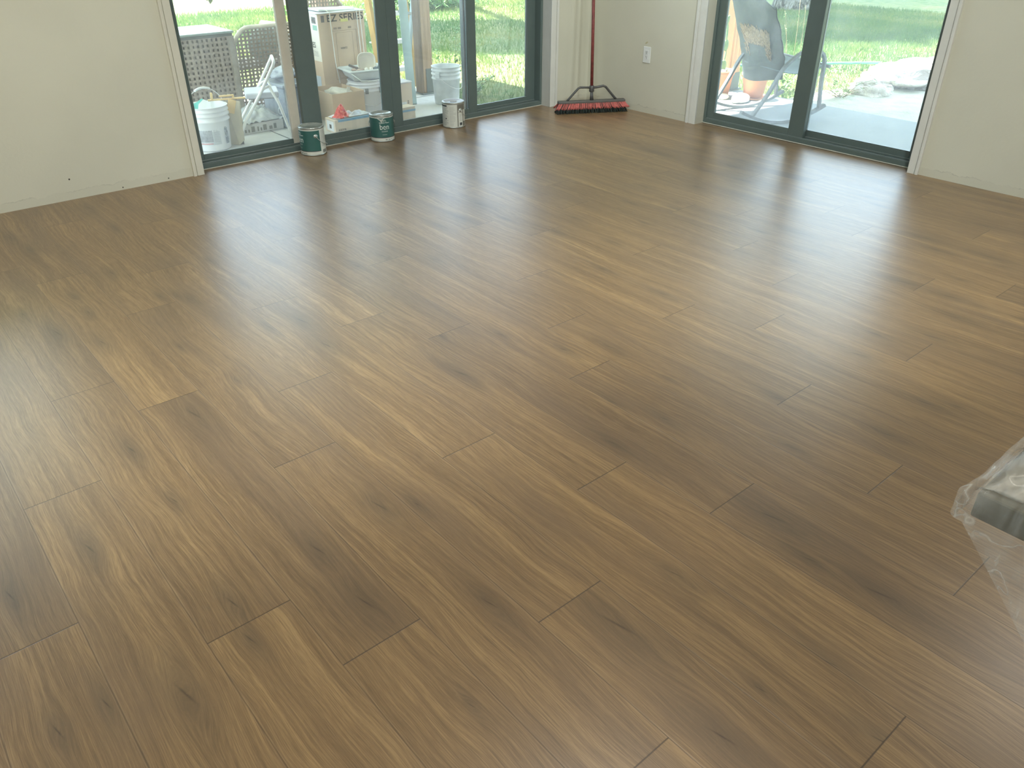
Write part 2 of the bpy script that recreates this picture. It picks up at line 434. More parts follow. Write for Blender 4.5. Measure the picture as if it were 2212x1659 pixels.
def slider_door(name, axis, a0, a1, ypl, panels, label, gm):
    root = empty(name, ((a0+a1)/2, ypl, 0) if axis == 'x' else (ypl, (a0+a1)/2, 0))
    inv = Matrix.Translation(-root.location)
    def fin(mb, nm, m_):
        o = mb.build(nm, m_); o.data.transform(inv); o.parent = root; return o
    # outer frame: sill, head, jambs
    b = MB(); rail(b, a0, a1, 0, .035, ypl, .13, axis); rail(b, a0, a1, DH-.04, DH-.001, ypl, .13, axis)
    rail(b, a0, a0+.022, .035, DH-.04, ypl, .13, axis); rail(b, a1-.022, a1, .035, DH-.04, ypl, .13, axis)
    fin(b, 'frame', frame_m)
    b = MB()
    rail(b, a0+.022, a1-.022, .034, .040, ypl+.006, .010, axis); rail(b, a0+.022, a1-.022, .034, .043, ypl+.064, .006, axis)
    fin(b, 'track', track_m)
    b = MB(); rail(b, a0, a1, 0, .006, ypl-.008, .008, axis); fin(b, 'sill_bead', caulk_m)
    for (p0, p1, s0, s1, dep, bot) in panels:
        y = ypl+.015+dep; th = .035
        b = MB()
        rail(b, p0, p0+s0, .036, DH-.045, y, th, axis); rail(b, p1-s1, p1, .036, DH-.045, y, th, axis)
        rail(b, p0+s0, p1-s1, .036, bot, y, th, axis); rail(b, p0+s0, p1-s1, DH-.12, DH-.045, y, th, axis)
        s = fin(b, 'sash', frame_m)
        g = MB(); rail(g, p0+s0-.005, p1-s1+.005, bot-.005, DH-.115, y+.014, .006, axis)
        go = g.build('glass_pane', gm); go.data.transform(inv); go.parent = s
        g = MB(); rail(g, p0+s0, p1-s1, bot, bot+.004, y+.003, .008, axis)
        rail(g, p0+s0, p0+s0+.003, bot, DH-.12, y+.003, .008, axis); rail(g, p1-s1-.003, p1-s1, bot, DH-.12, y+.003, .008, axis)
        go = g.build('glazing_bead', track_m); go.data.transform(inv); go.parent = s
    return root, fin
FY = 5.15
d1, fin1 = slider_door('door_1', 'x', BD[0], BD[1], FY,
    [(1.742, 2.50, .055, .052, .055, .070), (2.50, 3.222, .135, .078, .0, .070), (3.222, 4.005, .078, .076, .0, .070), (3.925, 4.66, .085, .082, .055, .070)],
    'dark bronze four-panel sliding patio door', glass)
struct(d1, 'dark bronze four-panel sliding patio door', 'door')
d1.children[0]  # frame
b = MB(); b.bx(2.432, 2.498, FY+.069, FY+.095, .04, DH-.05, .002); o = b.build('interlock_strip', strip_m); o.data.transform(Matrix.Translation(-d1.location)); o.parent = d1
b = MB(); b.bx(3.926, 3.99, FY+.066, FY+.0695, .04, DH-.05, .001); o = b.build('interlock_strip', mat('stile_hazed_grey', (.20, .21, .20), .5)); o.data.transform(Matrix.Translation(-d1.location)); o.parent = d1  # dark outer stile behind glass, its hazed grey put into the colour
FX = 5.215
d2, fin2 = slider_door('door_2', 'y', SD[0], SD[1], FX,
    [(2.205, 3.100, .065, .068, .055, .080), (3.015, 3.855, .118, .062, .0, .080)],
    'dark bronze two-panel sliding patio door', glass_r)
struct(d2, 'dark bronze two-panel sliding patio door', 'door')

# casings with an outer raised bead
casing = mat('casing_paint', (.62, .60, .50), .45, 0, .03)
casing_r = mat('casing_paint_white', (.66, .66, .60), .45, 0, .03)
def casing_side(name, axis, a_in, a_out, z1, plane, m_, jd):
    s = 1 if a_out > a_in else -1; w = abs(a_out-a_in)
    b = MB()
    def bb(p0, p1, t, z0=0, z1_=None):
        z1_ = z1 if z1_ is None else z1_
        q0, q1 = sorted((a_in+s*p0, a_in+s*p1))
        if axis == 'x': b.bx(q0, q1, plane-t, plane, z0, z1_, .0015)
        else: b.bx(plane-t, plane, q0, q1, z0, z1_, .0015)
    bb(0, w*.64, .015); bb(w*.64, w*.74, .010); bb(w*.74, w, .021)
    # jamb extension lining the opening
    q0, q1 = sorted((a_in, a_in+s*.012))
    if axis == 'x': b.bx(q0, q1, plane-.004, plane+jd, 0, z1)
    else: b.bx(plane-.004, plane+jd, q0, q1, 0, z1)
    return struct(b.build(name, m_), 'painted door casing', 'trim')
casing_side('trim_2', 'x', BD[0], 1.652, DH+.07, YB, casing, .09)
casing_side('trim_3', 'x', BD[1], 4.755, DH+.07, YB, casing_r, .09)
casing_side('trim_4', 'y', SD[1], 3.958, DH+.07, XR, casing_r, .09)
casing_side('trim_5', 'y', SD[0], 2.114, DH+.07, XR, casing_r, .09)
b = MB(); b.bx(BD[0]-.068, BD[1]+.075, YB-.018, YB, DH, DH+.07); struct(b.build('trim_6', casing), 'door head casing', 'trim')
b = MB(); b.bx(XR-.018, XR, SD[0]-.07, SD[1]+.086, DH, DH+.07); struct(b.build('trim_7', casing_r), 'door head casing', 'trim')

# windows added out of view to let more daylight into the room
def window(name, axis, a0, a1, z0, z1, pl):
    root = empty(name, (0, 0, 0))
    b = MB(); w = .05
    for (p0, p1, q0, q1) in ((a0, a1, z0, z0+w), (a0, a1, z1-w, z1), (a0, a0+w, z0+w, z1-w), (a1-w, a1, z0+w, z1-w), ((a0+a1)/2-w/2, (a0+a1)/2+w/2, z0+w, z1-w)):
        if axis == 'x': b.bx(p0, p1, pl, pl+.06, q0, q1)
        else: b.bx(pl-.06, pl, p0, p1, q0, q1)
    b.build('window_frame', frame_m, root)
    g = MB()
    if axis == 'x': g.bx(a0+w, a1-w, pl+.03, pl+.036, z0+w, z1-w)
    else: g.bx(pl-.036, pl-.03, a0+w, a1-w, z0+w, z1-w)
    g.build('glass_pane', glass, root)
    struct(root, 'window added out of view for daylight', 'window')
window('fill_window_1', 'x', W3[0], W3[1], W3[2], W3[3], YB+.06)
window('fill_window_2', 'y', LW[0], LW[1], LW[2], LW[3], ROOM_X0-.05)

# flush ceiling lights added out of view to brighten the room
lamp_e = NT('fill_diffuser'); em = lamp_e.n('Emission'); em.inputs[0].default_value = (1, .96, .87, 1); em.inputs[1].default_value = FILL_LAMP
lamp_e.link(em.outputs[0], lamp_e.out.inputs[0])
for i, (lx, ly) in enumerate(((-1.9, 3.3), (-1.9, 1.4), (1.5, 1.15), (4.3, .3), (.5, -.9))):
    r = empty('fill_light', (lx, ly, CEIL))
    MB().lathe([(0, 0), (.19, 0), (.19, -.03), (.17, -.035)], 40).build('rim', mat('lamp_rim_white', (.8, .8, .8), .4), r)
    MB().lathe([(.17, -.034), (.15, -.045), (0, -.05)], 40).build('diffuser', lamp_e.mat, r)
    tag(r, 'round white flush ceiling light added to brighten the room', 'ceiling light', 'added lights on the ceiling')

# spotlights added to the ceiling to brighten the far walls and floor
for i, (p_, t_, en) in enumerate((((.9, 3.5, CEIL-.07), (1.0, 5.06, .9), 14), ((3.8, 3.3, CEIL-.07), (5.0, 4.95, .65), 22), ((4.1, 1.6, CEIL-.07), (5.12, 1.9, .6), 5), ((4.2, 3.0, CEIL-.07), (5.12, 4.3, .6), 24), ((.3, .9, CEIL-.07), (1.5, 3.9, 0), 120), ((2.3, .3, CEIL-.07), (3.9, 3.0, 0), 105))):
    r = empty('fill_spotlight', (p_[0], p_[1], CEIL))
    d_ = (Vector(t_)-Vector(p_)).normalized()
    MB().lathe([(0, 0), (.045, 0), (.045, -.012), (0, -.012)], 24).build('mounting_plate', mat('lamp_rim_white', (.8, .8, .8), .4), r)
    q_ = d_.to_track_quat('-Z', 'Y').to_matrix()
    MB().lathe([(.0, .03), (.028, .03), (.032, -.03), (.028, -.03), (.024, .01), (0, .01)], 24, (0, 0, -.045), q_).build('lamp_head', mat('lamp_rim_white', (.8, .8, .8), .4), r)
    ld = bpy.data.lights.new('fill_spot_lamp', 'SPOT'); ld.energy = en; ld.spot_size = radians(88); ld.spot_blend = 1.0; ld.shadow_soft_size = .12; ld.color = (1, .95, .84) if i == 0 else (.90, .98, 1)
    lo = bpy.data.objects.new('fill_spot_lamp', ld); COL.objects.link(lo); lo.parent = r
    lo.location = Vector((0, 0, -.045))+d_*.035; lo.rotation_euler = d_.to_track_quat('-Z', 'Y').to_euler()
    tag(r, 'small white ceiling spotlight added to light the far walls and floor', 'spotlight', 'added spotlights on the ceiling')

from mathutils import noise as mnoise
# ================================================================== OUTSIDE GROUND
PZ, RZ, LZ = -.05, -.10, -.16
def ground_mat():
    t = NT('lawn_soil'); o = t.obj()
    a = t.noise(o, .55, 4, .6); b_ = t.noise(o, 7, 4, .65); c_ = t.noise(o, 60, 3, .6)
    c = t.ramp(a, [(.35, (.10, .16, .075)), (.52, (.15, .20, .08)), (.68, (.28, .27, .12))])
    c = t.mix(t.mr(b_, .4, .7, 0, .5), c, (.40, .36, .20))
    c = t.mix(t.mr(c_, .45, .75, 0, .5), c, (.12, .20, .08))
    t.bsdf(c, .95, 0, t.bump(c_, .6, .03), .1)
    return t.mat
b = MB(); b.grid(lambda u, v: (-6+46*u, 5.2+45*v, LZ), 8, 8)
b.grid(lambda u, v: (6.9+33*u, -6+11.2*v, LZ), 8, 4)
struct(b.build('ground', ground_mat()), 'sunlit lawn of mixed green and dry grass', 'lawn')

def patio_mat(name, base):
    t = NT(name); o = t.obj(); P = t.xyz(o)
    n = t.noise(o, 3, 5, .65); n2 = t.noise(o, 40, 3, .6)
    c = t.mix(t.mr(n, .35, .7), tuple(v*.86 for v in base), base)
    c = t.mix(t.mr(n2, .55, .8, 0, .2), c, tuple(v*.6 for v in base))
    sp = t.noise(o, 22, 2, .5, 1.0)
    if base[0] > .5: c = t.mix(t.mr(sp, .70, .74, 0, .4), c, (.86, .86, .84))
    t.bsdf(c, .8, 0, t.bump(n2, .2, .004), .3)
    return t.mat
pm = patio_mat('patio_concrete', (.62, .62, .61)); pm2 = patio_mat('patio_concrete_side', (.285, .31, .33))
b = MB(); b.bx(-2.2, 4.44, 5.22, 7.6, PZ-.14, PZ, .004); b.bx(-2.2, 2.50, 5.22, 5.30, PZ-.14, PZ)
o = b.build('patio_slab', pm); struct(o, 'grey concrete patio behind the wide door', 'patio')
b = MB(); b.bx(5.27, 6.92, -3.0, 5.2, RZ-.12, RZ, .004)
o = b.build('patio_slab', pm2); struct(o, 'pale concrete patio beyond the two-panel door', 'patio')
t = NT('bare_soil'); o_ = t.obj(); n_ = t.noise(o_, 6, 5, .65); n2_ = t.noise(o_, 50, 3, .6)
t.bsdf(t.mix(t.mr(n_, .35, .7), (.40, .39, .33), (.55, .54, .48)), .95, 0, t.bump(t.m('ADD', n_, n2_), .5, .02), .1)
b = MB(); b.grid(lambda u, v: (6.90+1.9*u*(1-.25*v), 1.5+2.75*v, LZ+.045-.03*u+.012*mnoise.noise(Vector((u*5, v*6, 2)))), 24, 24)
struct(b.build('trim_12', t.mat), 'bare pale soil beside the side patio', 'soil')
# control joints of the patio
b = MB(); b.bx(2.0, 4.4, 6.295, 6.305, PZ, PZ+.0015); b.bx(2.62, 2.63, 5.3, 6.3, PZ, PZ+.0015)
o = b.build('trim_8', mat('joint_dark', (.12, .12, .12), .9)); struct(o, 'dark joint lines in the patio', 'joint')

# house eaves and patio covers (above the picture, they shade both patios)
roofm = mat('cover_boards', (.80, .80, .78), .8)
b = MB(); b.bx(-.7, 5.28, 5.18, 8.6, 2.80, 2.92); struct(b.build('trim_9', roofm), 'patio cover over the back patio', 'roof')
b = MB(); b.extr([(5.30, -3.2, 2.80), (8.4, -3.2, 2.80), (8.4, 5.42, 2.80), (5.30, 5.70, 2.80)], (0, 0, .12)); struct(b.build('trim_10', roofm), 'patio cover over the side patio', 'roof')
b = MB(); b.bx(ROOM_X0-.5, XR+.4, ROOM_Y0-.5, YB+.11, 2.60, 2.75); struct(b.build('trim_11', roofm), 'house roof', 'roof')

def wood_mat(name, base, sc=1.0):
    t = NT(name); o = t.obj(); P = t.xyz(o)
    n = t.noise(t.cxyz(t.m('MULTIPLY', P[0], 40*sc), t.m('MULTIPLY', P[1], 40*sc), t.m('MULTIPLY', P[2], 2.2*sc)), 1, 4, .6, .4)
    c = t.mix(t.mr(n, .3, .7), tuple(v*.72 for v in base), tuple(min(1, v*1.18) for v in base))
    t.bsdf(c, .75, 0, t.bump(n, .2, .003), .25); return t.mat

def post(name, c, w, z0, z1, m_side, m_front, bracket, label, rz=0):
    r = empty(name, (c[0], c[1], z0), rz)
    h = z1-z0
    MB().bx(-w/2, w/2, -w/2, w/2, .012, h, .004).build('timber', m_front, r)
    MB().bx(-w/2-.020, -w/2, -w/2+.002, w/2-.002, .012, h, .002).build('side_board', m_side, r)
    b = MB(); b.bx(-w/2-.03, w/2+.02, -w/2-.03, w/2+.03, 0, .012); b.bx(-w/2+.028, w/2+.004, -w/2-.006, -w/2, .012, bracket)
    b.bx(w/2, w/2+.005, -w/2+.01, w/2-.01, .012, bracket)
    b.build('post_bracket', mat('galvanised_dark', (.17, .19, .18), .5, .4), r)
    tag(r, label, 'post'); return r
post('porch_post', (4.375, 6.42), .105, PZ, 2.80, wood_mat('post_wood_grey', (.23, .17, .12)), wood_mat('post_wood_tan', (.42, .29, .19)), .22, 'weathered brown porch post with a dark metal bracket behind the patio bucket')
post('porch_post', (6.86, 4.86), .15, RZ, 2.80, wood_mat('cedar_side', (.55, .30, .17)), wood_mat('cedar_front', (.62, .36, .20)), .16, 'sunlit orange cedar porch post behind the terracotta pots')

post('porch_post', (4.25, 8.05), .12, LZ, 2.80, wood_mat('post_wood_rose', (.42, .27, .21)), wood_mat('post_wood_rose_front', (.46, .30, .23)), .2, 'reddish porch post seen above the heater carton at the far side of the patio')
# ================================================================== LAWN GRASS, WEEDS, TREES
def blades(n, region, hmin, hmax, name, m_, seed, w=.004):
    rg = random.Random(seed); V = []; F = []
    k = 0
    while k < n:
        x = rg.uniform(region[0], region[1]); y = rg.uniform(region[2], region[3])
        if region[4](x, y): continue
        h = rg.uniform(hmin, hmax); a = rg.uniform(0, 2*pi); l = rg.uniform(.1, .7)*h; a2 = rg.uniform(0, 2*pi)
        ww = w*(1+max(0, (x*x+y*y)**.5-8)*.12)
        dx, dy = cos(a)*ww, sin(a)*ww; i = len(V)
        V += [(x-dx, y-dy, LZ), (x+dx, y+dy, LZ), (x+cos(a2)*l, y+sin(a2)*l, LZ+h)]; F.append((i, i+1, i+2)); k += 1
    me = bpy.data.meshes.new(name); me.from_pydata(V, [], F); me.materials.append(m_)
    o = bpy.data.objects.new(name, me); COL.objects.link(o); return o
def grass_mat():
    t = NT('grass_blades'); o = t.obj(); P = t.xyz(o)
    a = t.noise(o, .6, 3, .6); b_ = t.noise(o, 25, 2, .6)
    c = t.ramp(t.m('ADD', t.m('MULTIPLY', a, .6), t.m('MULTIPLY', b_, .4)), [(.36, (.07, .145, .065)), (.5, (.135, .22, .075)), (.62, (.29, .30, .12))])
    d = t.n('BsdfDiffuse'); t.link(c, d.inputs[0]); tl = t.n('BsdfTranslucent'); t.link(c, tl.inputs[0])
    m_ = t.n('MixShader'); m_.inputs[0].default_value = .35; t.link(d.outputs[0], m_.inputs[1]); t.link(tl.outputs[0], m_.inputs[2]); t.link(m_.outputs[0], t.out.inputs[0])
    return t.mat
gm = grass_mat()
g1 = blades(60000, (4.2, 13.5, 5.4, 15.0, lambda x, y: (x < 4.46 and y < 7.65) or (y < 5.5 and x < 5.3) or y < .42*x+2.2 and x < 6.0 and False), .03, .085, 'lawn_grass', gm, 3)
tag(g1, 'green and dry lawn grass beyond the back patio', 'grass', kind='stuff')
g2 = blades(60000, (6.95, 15, 2.2, 9.0, lambda x, y: y > .75*x+1.0 or (x < 8.6 and y < 4.15)), .03, .08, 'lawn_grass', gm, 4)
tag(g2, 'bright lawn grass beyond the side patio', 'grass', kind='stuff')
g3 = blades(26000, (1.5, 6.5, 7.65, 14.5, lambda x, y: False), .03, .085, 'lawn_grass', gm, 5)
tag(g3, 'bright dry lawn grass behind the wicker furniture', 'grass', kind='stuff')

leafm = mat('leaf_green', (.13, .27, .08), .6, var=.35, scale=30)
leafd = mat('leaf_dark', (.07, .15, .05), .6, var=.35, scale=30)
stemm = mat('stem_green', (.16, .22, .09), .7)
drym = mat('dry_stem', (.22, .17, .09), .8)
def leaf(mb, p, d, n, L, w):
    d = Vector(d).normalized(); s = d.cross(Vector(n)).normalized(); u = s.cross(d)
    p = Vector(p)
    pts = [p, p+d*L*.35+s*w*.5+u*L*.05, p+d*L*.75+s*w*.35, p+d*L-u*L*.12, p+d*L*.75-s*w*.35, p+d*L*.35-s*w*.5+u*L*.05]
    mb.poly(pts)
def weed(name, x, y, h, nst, nl, label, cat='weed', lean=(0, 0), z=LZ, L=.05, w=.022, spread=.12, seed=0, m_=None, group=None):
    rg = random.Random(seed+int(x*100)); r = empty(name, (x, y, z))
    sb = MB(); lb = MB()
    for i in range(nst):
        a = rg.uniform(0, 2*pi); bx_, by_ = rg.uniform(-.03, .03), rg.uniform(-.03, .03); hh = h*rg.uniform(.7, 1)
        P = []
        for k in range(9):
            q = k/8; P.append(Vector((bx_+cos(a)*spread*q*q+lean[0]*q, by_+sin(a)*spread*q*q+lean[1]*q, hh*q)))
        sb.tube(P, [.004*(1-.6*k/8) for k in range(9)], 5)
        for k in range(nl):
            q = rg.uniform(.15, 1); j = int(q*8); p = P[j].lerp(P[min(j+1, 8)], q*8-j); aa = rg.uniform(0, 2*pi)
            leaf(lb, p, (cos(aa), sin(aa), rg.uniform(-.2, .8)), (0, 0, 1), L*rg.uniform(.6, 1.2)*(1.2-.5*q), w)
    sb.build('stem', m_ or stemm, r); lb.build('leaves', leafm, r, recalc=False)
    tag(r, label, cat, group); return r
weed('garden_weed', 5.20, 7.05, .66, 3, 22, 'tall leafy weed behind the grey bucket, next to the door stile', lean=(.04, 0), seed=1, L=.06, w=.03)
weed('garden_weed', 4.92, 6.95, .40, 3, 20, 'shorter leafy weed between the porch post and the tall weed', lean=(.02, .03), seed=2, L=.06, w=.03)
weed('garden_weed', 4.98, 6.45, .22, 6, 14, 'low bushy weed just above the grey bucket rim', seed=3, L=.07, w=.03, spread=.2)
weed('seed_weed', 8.30, 5.15, .62, 2, 10, 'thin seeding weed left of the middle stile of the side door', lean=(.10, .02), seed=4, L=.03, w=.012, m_=drym)
weed('seed_weed', 8.55, 5.18, .80, 2, 12, 'tallest dry seeding weed beside the rocking chair arm', lean=(.12, .05), seed=5, L=.03, w=.012, m_=drym)
weed('seed_weed', 8.15, 4.28, .42, 1, 9, 'single dry stalk left of the pale rock', lean=(.02, -.06), seed=6, L=.03, w=.014, m_=drym, spread=.02)
weed('garden_weed', 7.95, 4.35, .24, 3, 14, 'small leafy weed at the end of the hose', seed=7, L=.05, w=.022)
weed('garden_weed', 7.35, 4.55, .20, 7, 14, 'low spreading weed behind the rocking chair seat', seed=8, L=.09, w=.02, spread=.22)
weed('grass_clump', 7.45, 3.98, .14, 16, 3, 'dry grass clump at the edge of the side patio', seed=9, L=.10, w=.010, spread=.22, m_=drym)
weed('grass_clump', 7.75, 4.10, .18, 16, 3, 'spiky grass clump in front of the pale rock', seed=10, L=.10, w=.010, spread=.25)
weed('seed_weed', 9.55, 4.25, .26, 2, 8, 'small stalk growing behind the pale rock', seed=11, L=.03, w=.012, m_=drym)

def tree(x, y, rt_, h, crown_c, crown_r, n, label, seed, ls=.30, rot=0.0):
    rg = random.Random(seed); r = empty('shade_tree', (x, y, LZ))
    P = []; rr = []
    for k in range(12):
        q = k/11; P.append(Vector((crown_c[0]*q**1.6*.7+.05*sin(q*6), crown_c[1]*q**1.6*.7+.04*cos(q*5), h*q))); rr.append(rt_*(1.0-.6*q)*(1+.9*math.exp(-q*22)))
    b = MB(); b.tube(P, rr, 18)
    for v in b.bm.verts:
        an = math.atan2(v.co.y, v.co.x); f = 1+.06*sin(an*9)+.04*sin(an*5+v.co.z*3)
        if v.co.z < 1.2: v.co.x *= f; v.co.y *= f
    t_ = bpy.data.materials.get('bark')
    if not t_:
        t = NT('bark'); o = t.obj(); Pz = t.xyz(o)
        nn = t.noise(t.cxyz(t.m('MULTIPLY', Pz[0], 22), t.m('MULTIPLY', Pz[1], 22), t.m('MULTIPLY', Pz[2], 5)), 1, 4, .65, .6)
        c = t.ramp(nn, [(.38, (.06, .055, .05)), (.5, (.26, .24, .21)), (.65, (.50, .48, .44))])
        t.bsdf(c, .9, 0, t.bump(nn, .8, .03), .2); t.mat.name = 'bark'; t_ = t.mat
    b.build('trunk', t_, r)
    lb = MB()
    for i in range(n):
        while True:
            p = Vector((rg.uniform(-1, 1), rg.uniform(-1, 1), rg.uniform(-1, 1)))
            if p.length <= 1: break
        px_, py_ = p.x*crown_r[0], p.y*crown_r[1]
        q = Vector((crown_c[0]+px_*cos(rot)-py_*sin(rot), crown_c[1]+px_*sin(rot)+py_*cos(rot), crown_c[2]+p.z*crown_r[2]))
        a = rg.uniform(0, 2*pi)
        leaf(lb, q, (cos(a), sin(a), rg.uniform(-.4, .4)), (rg.uniform(-.5, .5), rg.uniform(-.5, .5), 1), ls*rg.uniform(.6, 1.2), ls*.6)
    lb.build('crown', leafd, r, recalc=False)
    tag(r, label, 'tree'); return r
# trunk visible at the top of the side door; its crown shades the far lawn
tree(13.85, 8.50, .24, 8.0, (.2, 3.9, 8.0), (4.8, 4.3, 1.2), 6500, 'grey barked tree trunk at the top edge of the side door view', 21, .42)
# out of the picture; its crown throws the shadow band behind the grey bucket
tree(10.2, 16.2, .22, 8.0, (-3.1, -2.6, 8.1), (4.0, 1.55, .9), 4200, 'shade tree past the top edge of the back door view', 22, .36, rot=-.8)
# shrub at the top of the third pane
r = empty('garden_shrub', (8.9, 13.0, LZ)); rg = random.Random(5); lb = MB(); sb = MB()
for i in range(900):
    p = Vector((rg.gauss(0, .45), rg.gauss(0, .25), abs(rg.gauss(.0, .35)))); a = rg.uniform(0, 2*pi); leaf(lb, p, (cos(a), sin(a), .6), (0, 0, 1), .16, .06)
for i in range(12): a = rg.uniform(0, 2*pi); sb.tube([(0, 0, 0), (cos(a)*.15, sin(a)*.15, .3), (cos(a)*.4, sin(a)*.3, .6)], .01, 5)
lb.build('foliage', leafm, r, recalc=False); sb.build('stem', stemm, r); tag(r, 'bushy green shrub at the top of the back door view', 'shrub')
# hanging leaves top left
r = empty('hanging_vine', (2.60, 6.62, 2.80)); sb = MB(); lb = MB()
P = [Vector((.02*sin(k*.8), .02*cos(k*.5), -1.91*k/14)) for k in range(15)]; sb.tube(P, .003, 5)
for k in range(3, 15):
    for s_ in (-1, 1): leaf(lb, P[k], (s_*.5, -.2, -.8), (0, -1, 0), .075, .04)
leaf(lb, P[14], (-.1, 0, -1), (0, -1, 0), .09, .045); leaf(lb, P[14]+Vector((.05, 0, .03)), (.3, 0, -1), (0, -1, 0), .10, .03)
sb.build('stem', stemm, r); lb.build('leaves', mat('leaf_grey', (.20, .24, .12), .6), r, recalc=False)
tag(r, 'leafy vine tip hanging from the patio cover at the top of the first pane', 'vine')

# rock outcrop and hose
rockm = NT('pale_rock'); o_ = rockm.obj(); n_ = rockm.noise(o_, 3, 5, .7, .8); n2_ = rockm.noise(o_, 16, 4, .7)
c_ = rockm.ramp(n_, [(.40, (.30, .25, .22)), (.47, (.66, .60, .54)), (.7, (.78, .73, .68))])
rockm.bsdf(rockm.mix(rockm.mr(n2_, .5, .8, 0, .4), c_, (.45, .38, .32)), .9, 0, rockm.bump(rockm.m('ADD', n_, n2_), .9, .05), .2)
def rock(name, c, rad, seed, label, m_=None, rz=0, amp=.35):
    b = MB(); b.blob((0, 0, 0), rad, amp, seed, 4)
    for v in b.bm.verts:
        if v.co.z < -rad[2]*.55: v.co.z = -rad[2]*.55
    o = b.build(name, m_ or rockm.mat); o.location = (c[0], c[1], c[2]+rad[2]*.55); o.rotation_euler = (0, 0, rz)
    tag(o, label, 'rock'); return o
rock('boulder', (8.98, 4.02, LZ-.02), (.80, .42, .13), 3, 'large pale layered rock outcrop beyond the side patio', amp=.42, rz=.1)
rock('boulder', (7.86, 3.90, LZ+.0), (.15, .20, .09), 8, 'smaller pale rock leaning on the left end of the outcrop', rz=.5, amp=.4)
b = MB(); P = [Vector((7.55+.16*k, 5.62-.110*k+.02*sin(k), LZ+.10)) for k in range(11)]
b.tube([Vector((7.45, 5.62, LZ+.02))]+P+[Vector((9.3, 4.46, LZ+.03))], .014, 8)
tag(b.build('garden_hose', mat('hose_teal', (.10, .34, .36), .4)), 'teal garden hose lying across the weeds', 'hose')

# ================================================================== PAINT CANS
steel = mat('can_steel', (.42, .44, .40), .3, .7, .05)
lidm = mat('can_lid', (.46, .50, .45), .22, .35, .18, 30)
greenm = mat('label_green', (.035, .115, .098), .35, 0, .05)
whitel = mat('label_white', (.62, .63, .55), .4, 0, .04)
inkd = mat('ink_dark', (.05, .06, .06), .6)
inkg = mat('ink_grey', (.30, .31, .28), .6)
inkw = mat('ink_white', (.72, .76, .68), .5)
def patch(mb, r, a0, p0, p1, z0, z1, n=24):
    """curved patch; p in degrees left(-) to right(+) as seen from the camera"""
    V0, V1 = [], []
    for i in range(n+1):
        a = a0+radians(p0+(p1-p0)*i/n)
        V0.append(mb.bm.verts.new((r*cos(a), r*sin(a), z0))); V1.append(mb.bm.verts.new((r*cos(a), r*sin(a), z1)))
    for i in range(n):
        f = mb.bm.faces.new((V0[i], V0[i+1], V1[i+1], V1[i])); f.smooth = True
def wrap(r, a0, pc, z0): return lambda x, y: (r*cos(a0+radians(pc)+x/r), r*sin(a0+radians(pc)+x/r), z0+y)
def lines(mb, r, a0, p0, p1, z0, z1, n, th, rg, ragged=.3):
    for i in range(n):
        z = z1-(z1-z0)*i/(n-1); patch(mb, r, a0, p0, p1-(p1-p0)*rg.random()*ragged, z-th, z, 10)
